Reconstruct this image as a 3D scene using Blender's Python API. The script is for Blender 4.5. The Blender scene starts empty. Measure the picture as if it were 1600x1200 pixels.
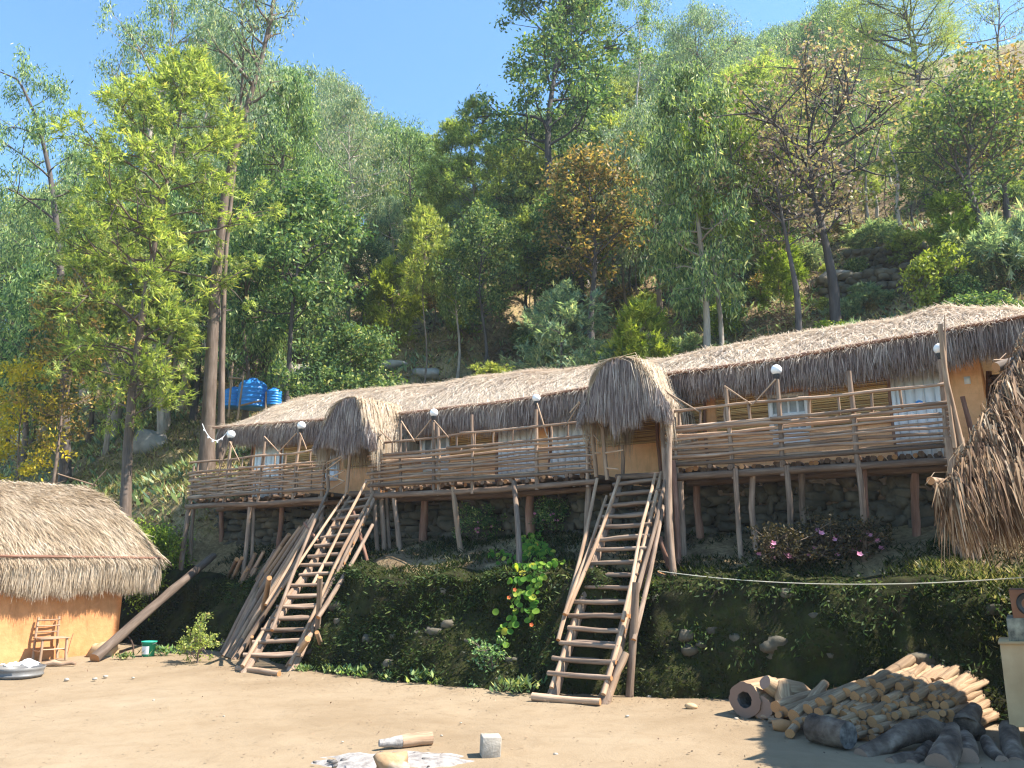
import bpy, math, random
import numpy as np
from mathutils import Vector

SC = bpy.context.scene
COL = SC.collection
random.seed(7)
RNG = np.random.default_rng(7)

# ------------------------------------------------------------------ camera, sky, sun
PITCH = math.atan(285 / 1256)
FPX = 1256.0
cam_data = bpy.data.cameras.new("camera")
cam_data.sensor_width = 36
cam_data.lens = FPX / 1600 * 36
cam_data.clip_end = 1500
cam = bpy.data.objects.new("camera", cam_data)
cam.location = (0, 0, 1.6)
cam.rotation_euler = (math.radians(90) + PITCH, 0, 0)
COL.objects.link(cam)
SC.camera = cam

SUN_AZ, SUN_EL = math.radians(-10), math.radians(54)      # azimuth from +x towards +y
SUN_DIR = Vector((math.cos(SUN_AZ) * math.cos(SUN_EL), math.sin(SUN_AZ) * math.cos(SUN_EL), math.sin(SUN_EL)))
world = bpy.data.worlds.new("World")
SC.world = world
world.use_nodes = True
wn = world.node_tree
bg = wn.nodes["Background"]
sky = wn.nodes.new("ShaderNodeTexSky")
sky.sky_type = 'NISHITA'
sky.sun_disc = False
sky.sun_elevation = SUN_EL
sky.sun_rotation = math.radians(90) - SUN_AZ
sky.altitude = 1200
sky.air_density = 1.0
sky.dust_density = 0.35
sky.ozone_density = 3.0
tint = wn.nodes.new("ShaderNodeMix"); tint.data_type = 'RGBA'; tint.blend_type = 'MULTIPLY'; tint.inputs[0].default_value = 1
tint.inputs[7].default_value = (.68, .90, .925, 1)
wn.links.new(sky.outputs[0], tint.inputs[6]); wn.links.new(tint.outputs[2], bg.inputs[0])
bg.inputs[1].default_value = 0.135
sun_data = bpy.data.lights.new("sun", 'SUN')
sun_data.energy = 4.7
sun_data.angle = math.radians(0.53)
sun_data.color = (1.0, 0.94, 0.84)
sun = bpy.data.objects.new("sun", sun_data)
sun.rotation_euler = (-SUN_DIR).to_track_quat('-Z', 'Y').to_euler()
sun.location = (30, 5, 60)
COL.objects.link(sun)
SC.view_settings.view_transform = 'Standard'
SC.view_settings.look = 'None'
SC.view_settings.exposure = 1.62
SC.view_settings.gamma = 1.0
SC.cycles.use_denoising = True
SC.cycles.filter_width = 1.25
SC.cycles.sample_clamp_indirect = 4
SC.cycles.max_bounces = 6
SC.cycles.diffuse_bounces = 3
SC.cycles.transmission_bounces = 4
SC.cycles.transparent_max_bounces = 6
SC.cycles.caustics_reflective = False
SC.cycles.caustics_refractive = False

# ------------------------------------------------------------------ frames and rays
O = np.array([2.47, 12.4]); E = np.array([0.845, -0.534]); N = np.array([-0.534, -0.845])
CP, SP = math.cos(PITCH), math.sin(PITCH)

def V(*a): return np.array(a, float)
def ray(px, py):
    u, v = px - 800.0, py - 600.0
    fwd = FPX * CP + v * SP
    return u / fwd, (FPX * SP - v * CP) / fwd
def P(px, py, d):
    a, b = ray(px, py); return V(a * d, d, 1.6 + b * d)
def PG(px, py, z=0.0):
    a, b = ray(px, py); d = (z - 1.6) / b; return V(a * d, d, z)
def PN(px, py, n):
    a, b = ray(px, py)
    d = (O @ N + n) / (a * N[0] + N[1]); return V(a * d, d, 1.6 + b * d)
def L(e, n, z):
    q = O + e * E + n * N; return V(q[0], q[1], z)
def loc(p):
    d = np.array([p[0], p[1]]) - O; return float(d @ E), float(d @ N)
def EPN(px, py, n): return loc(PN(px, py, n))[0]

def hash3(ix, iy, iz):
    h = (ix * 374761393 + iy * 668265263 + iz * 2147483647 * 0 + iz * 1274126177) & 0xFFFFFFFF
    h = ((h ^ (h >> 13)) * 1103515245) & 0xFFFFFFFF
    return ((h ^ (h >> 16)) & 0xFFFF) / 65535.0
def vnoise(x, y, z=0.0):
    x, y, z = np.broadcast_arrays(np.asarray(x, float), np.asarray(y, float), np.asarray(z, float))
    xi, yi, zi = np.floor(x).astype(np.int64), np.floor(y).astype(np.int64), np.floor(z).astype(np.int64)
    fx, fy, fz = x - xi, y - yi, z - zi
    fx, fy, fz = [f * f * (3 - 2 * f) for f in (fx, fy, fz)]
    r = 0
    for dx in (0, 1):
        for dy in (0, 1):
            for dz in (0, 1):
                w = (fx if dx else 1 - fx) * (fy if dy else 1 - fy) * (fz if dz else 1 - fz)
                r = r + w * hash3(xi + dx, yi + dy, zi + dz)
    return r * 2 - 1
def fbm(x, y, z=0.0, o=3):
    a, s, r = 1.0, 1.0, 0
    for k in range(o):
        r = r + a * vnoise(np.asarray(x) * s + 13.7 * k, np.asarray(y) * s, np.asarray(z) * s); a *= .5; s *= 2.03
    return r
def sstep(a, b, x):
    t = np.clip((np.asarray(x, float) - a) / (b - a), 0, 1); return t * t * (3 - 2 * t)

# ------------------------------------------------------------------ terrain
NB_E = [-40, -14, -10.5, -8.5, -6, -4.6, -3.2, -1.5, .1, 1.3, 4, 9, 40]
NB_N = [.8, .8, .8, .9, 1.85, 2.2, 2.3, 2.1, 1.75, 1.55, 1.5, 1.5, 1.5]
def nbank(e): return np.interp(e, NB_E, NB_N)
def bank_h(e): return 1.46 + .15 * fbm(np.asarray(e, float) * .75, 4.2, 1) + .05 * fbm(np.asarray(e, float) * 2.6, 1.2, 3)
def T(e, n):
    e = np.asarray(e, float); n = np.asarray(n, float); p = -n
    nb = nbank(e); t = nb - n                       # distance behind the bank foot
    hb = bank_h(e)
    bank = np.interp(t, [-.3, 0, .5, .75], [-.5, 0.0, .89, 1.0]) * hb
    w = nb - .75
    # lodge zone
    fr = np.clip((t - .75) / np.maximum(w + 1.2, .1), 0, 1)
    zA = np.where(t < .75, bank, hb + (2.18 - hb) * fr)
    zA = np.where(n < -1.35, np.interp(p, [1.35, 1.5, 5.2, 6.3, 40, 78, 84, 120], [2.2, 2.9, 2.95, 5.0, 26.9, 51.6, 53.5, 56]), zA)
    # open slope left of the lodge
    fl = sstep(-.45, 1.2, p)
    zB = np.where(t < .75, bank, hb + (3.41 - hb) * fl)
    zB = np.where(p > 1.0, 3.40 + .645 * (p - 1.2) + 0 * p, zB)
    zB = np.where(p > 78, 53 + .1 * (p - 78), zB)
    k = sstep(-13.0, -11.5, e)
    z = zB * (1 - k) + zA * k
    far = sstep(5.2, 9, p) + (1 - k) * sstep(.2, 3, p) * (1 - sstep(5.2, 9, p))
    z = z + far * (fbm(e * .22, p * .22) * .55 + fbm(e * .9 + 7, p * .9) * .12) + sstep(20, 60, p) * fbm(e * .06, p * .06, 5) * 3.0
    z = z + (t > .7) * (1 - far) * fbm(e * 1.6, p * 1.6, 3) * .05
    return z
def Tw(x, y):
    x = np.asarray(x, float); y = np.asarray(y, float)
    return T((x - O[0]) * E[0] + (y - O[1]) * E[1], (x - O[0]) * N[0] + (y - O[1]) * N[1])
def PH(px, py, d0=5.0):
    a, b = ray(px, py)
    d = np.arange(d0, 130, .04)
    z = Tw(a * d, d); hit = np.nonzero(1.6 + b * d <= z)[0]
    i = hit[0] if len(hit) else len(d) - 1
    return V(a * d[i], d[i], float(z[i]))

# ------------------------------------------------------------------ mesh builder
class MB:
    def __init__(self):
        self.v = []; self.q = []; self.t = []; self.uvq = []; self.uvt = []; self.mq = []; self.mt = []; self.n = 0
    def add(self, v, q=None, t=None, uvq=None, uvt=None, m=0):
        v = np.asarray(v, float).reshape(-1, 3)
        if q is not None and len(q):
            q = np.asarray(q, np.int64).reshape(-1, 4); self.q.append(q + self.n)
            self.uvq.append(np.zeros((len(q), 4, 2)) if uvq is None else np.asarray(uvq, float).reshape(-1, 4, 2))
            self.mq.append(np.full(len(q), m))
        if t is not None and len(t):
            t = np.asarray(t, np.int64).reshape(-1, 3); self.t.append(t + self.n)
            self.uvt.append(np.zeros((len(t), 3, 2)) if uvt is None else np.asarray(uvt, float).reshape(-1, 3, 2))
            self.mt.append(np.full(len(t), m))
        self.v.append(v); self.n += len(v); return self
    def tube(self, pts, rad, sides=8, cap=True, m=0, mcap=None, wob=0.0, nz=0.0):
        pts = np.asarray(pts, float); k = len(pts)
        rad = np.full(k, rad, float) if np.isscalar(rad) else np.asarray(rad, float)
        tan = np.gradient(pts, axis=0); tan /= np.linalg.norm(tan, axis=1)[:, None] + 1e-9
        ref = V(0, 0, 1) if abs(tan[0][2]) < .9 else V(1, 0, 0)
        a = np.cross(tan, ref); a /= np.linalg.norm(a, axis=1)[:, None] + 1e-9
        b = np.cross(tan, a)
        ang = np.linspace(0, 2 * math.pi, sides, endpoint=False)
        rr = rad[:, None] * (1 + (RNG.uniform(-wob, wob, (k, sides)) if wob else 0))
        if nz:
            oz = random.random() * 50; lz = np.concatenate([[0], np.cumsum(np.linalg.norm(np.diff(pts, axis=0), axis=1))])[:, None]
            rr = rr * (1 + nz * fbm(np.cos(ang)[None] * 1.6 + oz, np.sin(ang)[None] * 1.6, lz * 5, 4))
        ring = pts[:, None] + rr[..., None] * (np.cos(ang)[None, :, None] * a[:, None] + np.sin(ang)[None, :, None] * b[:, None])
        i = np.arange(k - 1)[:, None] * sides; j = np.arange(sides)[None]; j2 = (j + 1) % sides
        q = np.stack([i + j, i + j2, i + sides + j2, i + sides + j], -1).reshape(-1, 4)
        ln = np.concatenate([[0], np.cumsum(np.linalg.norm(np.diff(pts, axis=0), axis=1))]) + random.random() * 50
        r0 = float(rad.mean()); u0 = random.random() * 10
        uu = u0 + np.linspace(0, 2 * math.pi * r0, sides + 1)
        ua = np.broadcast_to(uu[:-1][None], (k - 1, sides)); ub = np.broadcast_to(uu[1:][None], (k - 1, sides))
        va = np.broadcast_to(ln[:-1][:, None], (k - 1, sides)); vb = np.broadcast_to(ln[1:][:, None], (k - 1, sides))
        uv = np.stack([np.stack([ua, va], -1), np.stack([ub, va], -1), np.stack([ub, vb], -1), np.stack([ua, vb], -1)], 2).reshape(-1, 4, 2)
        self.add(ring.reshape(-1, 3), q, uvq=uv, m=m)
        if cap:
            mc = m if mcap is None else mcap
            for idx, flip in ((0, True), (k - 1, False)):
                c = pts[idx]; vs = np.vstack([ring[idx], c[None]])
                t = [[x, (x + 1) % sides, sides] for x in range(sides)]
                if flip: t = [[y, x, z] for x, y, z in t]
                rr0 = rad[idx]
                uvt = []
                for tri in t:
                    uvt.append([(0, 0) if w == sides else (math.cos(ang[w]) * rr0, math.sin(ang[w]) * rr0) for w in tri])
                self.add(vs, t=t, uvt=uvt, m=mc)
        return self
    def pole(self, a, b, r0, r1=None, sides=8, bend=.015, seg=6, m=0, mcap=None, wob=.06):
        a = np.asarray(a, float); b = np.asarray(b, float); r1 = r0 if r1 is None else r1
        ln = np.linalg.norm(b - a); s = np.linspace(0, 1, seg + 1)
        off = RNG.normal(0, 1, 3); off2 = RNG.normal(0, 1, 3)
        pts = a + (b - a) * s[:, None] + (np.sin(s * math.pi)[:, None] * off + np.sin(s * 2 * math.pi + 1)[:, None] * np.sin(s * math.pi)[:, None] * off2 * .6) * bend * ln
        rad = (r0 + (r1 - r0) * s) * (1 + RNG.uniform(-.07, .07, seg + 1))
        return self.tube(pts, rad, sides, m=m, mcap=mcap, wob=wob)
    def box(self, c, ax, ay, az, jit=0.0, m=0):
        c, ax, ay, az = [np.asarray(w, float) for w in (c, ax, ay, az)]
        if np.dot(np.cross(ax, ay), az) < 0: ay = -ay
        v = [c + sx * ax + sy * ay + sz * az for sz in (-1, 1) for sy in (-1, 1) for sx in (-1, 1)]
        v = np.array(v) + (RNG.normal(0, jit, (8, 3)) if jit else 0)
        q = [[0, 2, 3, 1], [4, 5, 7, 6], [0, 1, 5, 4], [2, 6, 7, 3], [0, 4, 6, 2], [1, 3, 7, 5]]
        return self.add(v, q, m=m)
    def grid(self, pts, m=0, uv=None):
        pts = np.asarray(pts, float); a, b = pts.shape[:2]
        i = np.arange(a - 1)[:, None] * b; j = np.arange(b - 1)[None]
        q = np.stack([i + j, i + j + 1, i + b + j + 1, i + b + j], -1).reshape(-1, 4)
        u = None
        if uv is not None: u = np.asarray(uv).reshape(-1, 2)[q]
        return self.add(pts.reshape(-1, 3), q, uvq=u, m=m)
    def leaves(self, base, d, side, ln, wd, m=0):
        base, d, side = [np.asarray(w, float) for w in (base, d, side)]
        k = len(base); ln = np.broadcast_to(ln, k)[:, None]; wd = np.broadcast_to(wd, k)[:, None]
        v = np.stack([base, base + d * ln * .45 + side * wd * .5, base + d * ln, base + d * ln * .45 - side * wd * .5], 1)
        return self.add(v.reshape(-1, 3), np.arange(k * 4).reshape(-1, 4), m=m)
    def blades(self, base, d, side, ln, wd, tip=.25, m=0):
        base, d, side = [np.asarray(w, float) for w in (base, d, side)]
        k = len(base); ln = np.broadcast_to(ln, k)[:, None]; wd = np.broadcast_to(wd, k)[:, None]
        v = np.stack([base - side * wd * .5, base + side * wd * .5, base + d * ln + side * wd * .5 * tip, base + d * ln - side * wd * .5 * tip], 1)
        return self.add(v.reshape(-1, 3), np.arange(k * 4).reshape(-1, 4), m=m)
    def bent(self, p0, p1, p2, side, wd, m=0):
        k = len(p0); wd = np.broadcast_to(wd, k)[:, None]
        v = np.stack([p0 - side * wd * .5, p0 + side * wd * .5, p1 - side * wd * .5, p1 + side * wd * .5, p2 - side * wd * .12, p2 + side * wd * .12], 1)
        b = np.arange(k)[:, None] * 6
        q = np.concatenate([b + np.array([[0, 1, 3, 2]]), b + np.array([[2, 3, 5, 4]])], 0)
        return self.add(v.reshape(-1, 3), q, m=m)
    def mesh(self, name, mats, origin=(0, 0, 0), smooth=False):
        me = bpy.data.meshes.new(name)
        v = np.concatenate(self.v) - np.asarray(origin, float)
        q = np.concatenate(self.q) if self.q else np.zeros((0, 4), np.int64)
        t = np.concatenate(self.t) if self.t else np.zeros((0, 3), np.int64)
        loops = np.concatenate([q.ravel(), t.ravel()]).astype(np.int32)
        me.vertices.add(len(v)); me.vertices.foreach_set("co", v.astype(np.float32).ravel())
        me.loops.add(len(loops)); me.loops.foreach_set("vertex_index", loops)
        npoly = len(q) + len(t)
        start = np.concatenate([np.arange(len(q)) * 4, len(q) * 4 + np.arange(len(t)) * 3]).astype(np.int32)
        me.polygons.add(npoly); me.polygons.foreach_set("loop_start", start)
        mi = np.concatenate([w for w in (self.mq + self.mt)]).astype(np.int32) if npoly else np.zeros(0, np.int32)
        if not isinstance(mats, (list, tuple)): mats = [mats]
        for mm in mats: me.materials.append(mm)
        me.polygons.foreach_set("material_index", mi)
        uv = np.concatenate([np.concatenate(self.uvq).reshape(-1, 2) if self.q else np.zeros((0, 2)), np.concatenate(self.uvt).reshape(-1, 2) if self.t else np.zeros((0, 2))])
        ul = me.uv_layers.new(name="UVMap"); ul.data.foreach_set("uv", uv.astype(np.float32).ravel())
        if smooth: me.polygons.foreach_set("use_smooth", np.ones(npoly, bool))
        me.update(); me.validate()
        return me
    def build(self, name, mats, parent=None, origin=None, smooth=False):
        if origin is None: origin = ORIG.get(parent.name, (0, 0, 0)) if parent is not None else (0, 0, 0)
        o = bpy.data.objects.new(name, self.mesh(name, mats, origin, smooth))
        COL.objects.link(o); ORIG[o.name] = tuple(float(w) for w in origin)
        if parent is not None: o.parent = parent
        else: o.location = origin
        return o

ORIG = {}
def tag(o, label=None, cat=None, group=None, kind=None):
    if label: o['label'] = label
    if cat: o['category'] = cat
    if group: o['group'] = group
    if kind: o['kind'] = kind
    return o
def thing(name, at, label, cat, group=None):
    o = bpy.data.objects.new(name, None); COL.objects.link(o)
    o.location = at; ORIG[o.name] = tuple(float(w) for w in at); o.empty_display_size = .2
    return tag(o, label, cat, group)
def dup(o, at, rz=0.0, sc=1.0, label=None, cat=None, group=None):
    c = o.copy(); COL.objects.link(c); c.location = at; c.rotation_euler = (0, 0, rz)
    c.scale = (sc, sc, sc) if np.isscalar(sc) else sc
    for key, val in (('label', label), ('category', cat), ('group', group)):
        if val: c[key] = val
    for ch in o.children:
        d = ch.copy(); COL.objects.link(d); d.parent = c
    return c

# ------------------------------------------------------------------ materials
def newmat(name):
    m = bpy.data.materials.new(name); m.use_nodes = True
    nt = m.node_tree; b = nt.nodes["Principled BSDF"]; return m, nt, b
def ramp(nt, cols, fac=None, inter='LINEAR'):
    r = nt.nodes.new("ShaderNodeValToRGB"); cr = r.color_ramp; cr.interpolation = inter
    pos = [c[0] for c in cols] if len(cols[0]) == 2 else list(np.linspace(0, 1, len(cols)))
    cs = [c[1] for c in cols] if len(cols[0]) == 2 else cols
    while len(cr.elements) < len(cs): cr.elements.new(.5)
    for el, p, c in zip(cr.elements, pos, cs): el.position = p; el.color = (*c, 1)
    if fac is not None: nt.links.new(fac, r.inputs[0])
    return r
def mapped(nt, coord='Object', scale=(1, 1, 1)):
    tc = nt.nodes.new("ShaderNodeTexCoord"); mp = nt.nodes.new("ShaderNodeMapping")
    mp.inputs['Scale'].default_value = scale
    nt.links.new(tc.outputs[coord], mp.inputs[0]); return mp.outputs[0]
def noise(nt, vec, scale, detail=4, rough=.55, dist=0.0):
    n = nt.nodes.new("ShaderNodeTexNoise"); n.inputs['Scale'].default_value = scale
    n.inputs['Detail'].default_value = detail; n.inputs['Roughness'].default_value = rough
    n.inputs['Distortion'].default_value = dist
    nt.links.new(vec, n.inputs['Vector']); return n.outputs[0]
def bump(nt, b, h, strength=.4, dist=.02):
    bp = nt.nodes.new("ShaderNodeBump"); bp.inputs['Strength'].default_value = strength; bp.inputs['Distance'].default_value = dist
    nt.links.new(h, bp.inputs['Height']); nt.links.new(bp.outputs[0], b.inputs['Normal'])
def mixc(nt, fac, a, b, mode='MIX'):
    m = nt.nodes.new("ShaderNodeMix"); m.data_type = 'RGBA'; m.blend_type = mode
    for s, idx in ((fac, 0), (a, 6), (b, 7)):
        if isinstance(s, (int, float)): m.inputs[idx].default_value = s
        elif isinstance(s, tuple): m.inputs[idx].default_value = (*s, 1)
        else: nt.links.new(s, m.inputs[idx])
    return m.outputs[2]
def noisemat(name, cols, scale, vec=(1, 1, 1), coord='Object', rough=.85, bmp=.4, bscale=None, bdist=.02, detail=5, spec=.25):
    m, nt, b = newmat(name); v = mapped(nt, coord, vec)
    n = noise(nt, v, scale, detail); r = ramp(nt, cols, n)
    nt.links.new(r.outputs[0], b.inputs['Base Color']); b.inputs['Roughness'].default_value = rough
    b.inputs['Specular IOR Level'].default_value = spec
    if bmp: bump(nt, b, noise(nt, v, bscale or scale * 2.5, 6), bmp, bdist)
    return m
def leafmat(name, cols, trans=.4, hue=.0, gloss=.5, tcol=(1.3, 1.35, .65)):
    m, nt, b = newmat(name)
    g = nt.nodes.new("ShaderNodeNewGeometry"); r = ramp(nt, cols, g.outputs['Random Per Island'])
    oi = nt.nodes.new("ShaderNodeObjectInfo")
    hs = nt.nodes.new("ShaderNodeHueSaturation")
    mr = nt.nodes.new("ShaderNodeMapRange"); mr.inputs[3].default_value = .5 - hue; mr.inputs[4].default_value = .5 + hue
    nt.links.new(oi.outputs['Random'], mr.inputs[0]); nt.links.new(mr.outputs[0], hs.inputs['Hue'])
    nt.links.new(r.outputs[0], hs.inputs['Color'])
    nt.links.new(hs.outputs[0], b.inputs['Base Color']); b.inputs['Roughness'].default_value = gloss
    b.inputs['Specular IOR Level'].default_value = .12
    tr = nt.nodes.new("ShaderNodeBsdfTranslucent")
    nt.links.new(mixc(nt, 1.0, hs.outputs[0], tcol, 'MULTIPLY'), tr.inputs[0])
    mx = nt.nodes.new("ShaderNodeMixShader"); mx.inputs[0].default_value = trans
    nt.links.new(b.outputs[0], mx.inputs[1]); nt.links.new(tr.outputs[0], mx.inputs[2])
    nt.links.new(mx.outputs[0], nt.nodes["Material Output"].inputs[0]); return m
def strawmat(name, cols, trans=.2, big=None):
    m, nt, b = newmat(name)
    g = nt.nodes.new("ShaderNodeNewGeometry"); r = ramp(nt, cols, g.outputs['Random Per Island'])
    c = r.outputs[0]
    if big:
        n = noise(nt, mapped(nt), big[0], 3)
        c = mixc(nt, ramp(nt, [(.38, (0, 0, 0)), (.65, (1, 1, 1))], n).outputs[0], c, mixc(nt, 1.0, c, big[1], 'MULTIPLY'))
    nt.links.new(c, b.inputs['Base Color']); b.inputs['Roughness'].default_value = .7; b.inputs['Specular IOR Level'].default_value = .2
    tr = nt.nodes.new("ShaderNodeBsdfTranslucent"); nt.links.new(c, tr.inputs[0])
    mx = nt.nodes.new("ShaderNodeMixShader"); mx.inputs[0].default_value = trans
    nt.links.new(b.outputs[0], mx.inputs[1]); nt.links.new(tr.outputs[0], mx.inputs[2])
    nt.links.new(mx.outputs[0], nt.nodes["Material Output"].inputs[0]); return m
def woodmat(name, cols, seed=0.0):
    m, nt, b = newmat(name); v = mapped(nt, 'UV', (60, 3.0, 1)); v2 = mapped(nt, 'UV', (9, 1.6, 1))
    n = noise(nt, v, 1.0, 5, .6, .3); n2 = noise(nt, v2, 1.0, 3)
    mm = nt.nodes.new("ShaderNodeMath"); mm.operation = 'MULTIPLY_ADD'; mm.inputs[1].default_value = .5
    nt.links.new(n, mm.inputs[0]); m2 = nt.nodes.new("ShaderNodeMath"); m2.operation = 'MULTIPLY'; m2.inputs[1].default_value = .5
    nt.links.new(n2, m2.inputs[0]); nt.links.new(m2.outputs[0], mm.inputs[2])
    r = ramp(nt, cols, mm.outputs[0])
    oi = nt.nodes.new("ShaderNodeObjectInfo"); hs = nt.nodes.new("ShaderNodeHueSaturation")
    mr = nt.nodes.new("ShaderNodeMapRange"); mr.inputs[3].default_value = .72; mr.inputs[4].default_value = 1.25
    nt.links.new(oi.outputs['Random'], mr.inputs[0]); nt.links.new(mr.outputs[0], hs.inputs['Value']); nt.links.new(r.outputs[0], hs.inputs['Color'])
    nt.links.new(hs.outputs[0], b.inputs['Base Color']); b.inputs['Roughness'].default_value = .8; b.inputs['Specular IOR Level'].default_value = .25
    bump(nt, b, mm.outputs[0], .6, .012); return m
def plain(name, c, rough=.6, spec=.3, var=.12, scale=6):
    a = tuple(x * (1 - var) for x in c); d = tuple(min(1, x * (1 + var)) for x in c)
    return noisemat(name, [(.35, a), (.65, d)], scale, rough=rough, bmp=.08, spec=spec)

M = {}
M['pole'] = woodmat('weathered_pole', [(.28, (.075, .045, .032)), (.45, (.20, .135, .095)), (.58, (.32, .225, .16)), (.75, (.48, .37, .28))])
M['pole_red'] = woodmat('red_brown_pole', [(.28, (.10, .045, .03)), (.5, (.23, .115, .075)), (.75, (.40, .25, .18))])
M['pole_pale'] = woodmat('pale_pole', [(.28, (.16, .09, .055)), (.5, (.36, .235, .15)), (.75, (.58, .43, .30))])
M['rail'] = woodmat('dark_rail', [(.28, (.11, .062, .042)), (.5, (.31, .20, .135)), (.72, (.58, .43, .31))])
M['log'] = woodmat('firewood_bark', [(.28, (.12, .072, .042)), (.48, (.26, .165, .095)), (.72, (.48, .35, .215))])
M['log_dark'] = noisemat('old_grey_log', [(.30, (.035, .024, .018)), (.45, (.10, .068, .05)), (.6, (.19, .14, .105)), (.75, (.34, .26, .20))], 5.5, (1, 1, 1), bmp=.8, bscale=26, bdist=.03, detail=8)
M['beam'] = woodmat('dark_beam', [(.28, (.07, .042, .028)), (.5, (.17, .108, .072)), (.75, (.32, .23, .16))])
def cutmat(name, c1, c2):
    m, nt, b = newmat(name); v = mapped(nt, 'UV', (1, 1, 1))
    w = nt.nodes.new("ShaderNodeTexWave"); w.wave_type = 'RINGS'; w.rings_direction = 'Z'; w.inputs['Scale'].default_value = 42; w.inputs['Distortion'].default_value = 2.5
    w.inputs['Detail'].default_value = 3
    nt.links.new(v, w.inputs[0]); r = ramp(nt, [c1, c2], w.outputs[1])
    nt.links.new(r.outputs[0], b.inputs['Base Color']); b.inputs['Roughness'].default_value = .8; bump(nt, b, noise(nt, v, 60), .3, .005)
    return m
M['cut'] = cutmat('cut_end', (.26, .105, .04), (.52, .26, .10))
M['cut_grey'] = cutmat('grey_cut_end', (.20, .12, .085), (.34, .22, .16))
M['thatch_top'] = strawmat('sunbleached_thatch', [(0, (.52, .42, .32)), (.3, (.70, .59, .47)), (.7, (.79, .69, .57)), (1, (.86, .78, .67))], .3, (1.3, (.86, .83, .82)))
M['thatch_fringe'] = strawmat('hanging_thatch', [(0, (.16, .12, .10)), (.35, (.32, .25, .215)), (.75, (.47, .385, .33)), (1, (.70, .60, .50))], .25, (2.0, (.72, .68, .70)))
M['thatch_hut'] = strawmat('hut_thatch', [(0, (.34, .255, .175)), (.35, (.54, .43, .31)), (.75, (.66, .55, .42)), (1, (.77, .67, .54))], .2, (2.5, (.82, .78, .72)))
M['thatch_red'] = strawmat('coarse_reed_thatch', [(0, (.08, .04, .02)), (.35, (.22, .12, .06)), (.75, (.42, .27, .15)), (1, (.68, .53, .36))], .3, (3.5, (.55, .5, .48)))
M['thatch_back'] = noisemat('thatch_core', [(.3, (.06, .045, .035)), (.7, (.15, .115, .09))], 12, bmp=.6)
M['thatch_bed'] = noisemat('thatch_bed', [(.3, (.36, .28, .21)), (.7, (.60, .50, .40))], 10, vec=(1, 1, 1), bmp=.5)
def plaster(name, c, dark):
    m, nt, b = newmat(name); v = mapped(nt)
    n1 = noise(nt, v, 1.1, 5, .6); n2 = noise(nt, v, 9, 6, .6)
    r = ramp(nt, [(.30, dark), (.62, c)], n1)
    c2 = mixc(nt, ramp(nt, [(.42, (0, 0, 0)), (.75, (.55, .55, .55))], n2).outputs[0], r.outputs[0], tuple(min(1, x * 1.25) for x in c))
    n3 = noise(nt, mapped(nt, 'Object', (2.5, 2.5, .5)), 2.2, 6, .7)
    c2 = mixc(nt, ramp(nt, [(.52, (0, 0, 0)), (.72, (.55, .55, .55))], n3).outputs[0], c2, tuple(x * .6 for x in dark))
    vo = nt.nodes.new('ShaderNodeTexVoronoi'); vo.feature = 'DISTANCE_TO_EDGE'; vo.inputs['Scale'].default_value = 3.2; nt.links.new(v, vo.inputs['Vector'])
    c2 = mixc(nt, ramp(nt, [(.0, (.12, .12, .12)), (.012, (0, 0, 0))], vo.outputs['Distance']).outputs[0], c2, tuple(x * .45 for x in dark))
    nt.links.new(c2, b.inputs['Base Color']); b.inputs['Roughness'].default_value = .92; b.inputs['Specular IOR Level'].default_value = .1
    bump(nt, b, n2, .5, .02); return m
M['plaster'] = plaster('orange_mud_plaster', (.85, .46, .225), (.74, .37, .165))
M['plaster_hut'] = plaster('hut_mud_plaster', (.58, .275, .12), (.45, .195, .075))
M['white'] = noisemat('white_paint', [(.3, (.80, .79, .77)), (.7, (.88, .875, .86))], 5, rough=.55, bmp=.1)
M['globe'] = plain('opal_globe', (.86, .84, .82), rough=.25, var=.02)
M['blackplastic'] = plain('black_plastic', (.03, .03, .032), rough=.4)
M['metal'] = plain('grey_metal', (.15, .145, .14), rough=.45)
M['cloth'] = noisemat('white_cloth', [(.3, (.66, .65, .64)), (.7, (.82, .81, .80))], 9, bmp=.5, bscale=22)
M['blue'] = plain('blue_plastic', (.035, .24, .62), rough=.35, var=.1)
M['green'] = plain('green_plastic', (.03, .33, .22), rough=.4)
M['glass'] = plain('window_pane', (.42, .43, .42), rough=.2, var=.2)
M['rope'] = plain('rope', (.70, .62, .48), rough=.8)
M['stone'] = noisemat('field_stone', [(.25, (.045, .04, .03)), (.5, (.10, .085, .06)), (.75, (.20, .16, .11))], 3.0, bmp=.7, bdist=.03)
M['rock'] = noisemat('granite_boulder', [(.25, (.12, .11, .10)), (.5, (.27, .245, .215)), (.75, (.42, .385, .33))], 1.8, bmp=.8, bdist=.04)
M['hearth'] = noisemat('brown_stone', [(.3, (.20, .12, .065)), (.5, (.34, .22, .12)), (.7, (.42, .36, .30))], 4, bmp=.6)
M['concrete'] = noisemat('concrete_block', [(.3, (.30, .26, .21)), (.7, (.42, .37, .31))], 20, bmp=.5, bdist=.01)
M['ash'] = noisemat('ash', [(.3, (.17, .15, .14)), (.5, (.28, .255, .235)), (.7, (.38, .355, .33))], 14, bmp=.6)
M['char'] = noisemat('charred_wood', [(.35, (.05, .045, .042)), (.7, (.22, .20, .185))], 12, bmp=.6)
M['brown_box'] = plain('brown_board', (.24, .11, .065), rough=.6)
M['beige_box'] = noisemat('plywood_box', [(.3, (.42, .27, .14)), (.7, (.58, .40, .23))], 3, rough=.7, bmp=.2)
M['grey_box'] = noisemat('mottled_crate', [(.35, (.05, .05, .05)), (.5, (.22, .21, .17)), (.7, (.40, .38, .30))], 9, rough=.7, bmp=.2)
M['paper'] = plain('white_paper', (.80, .79, .77), rough=.7, var=.02)
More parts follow.
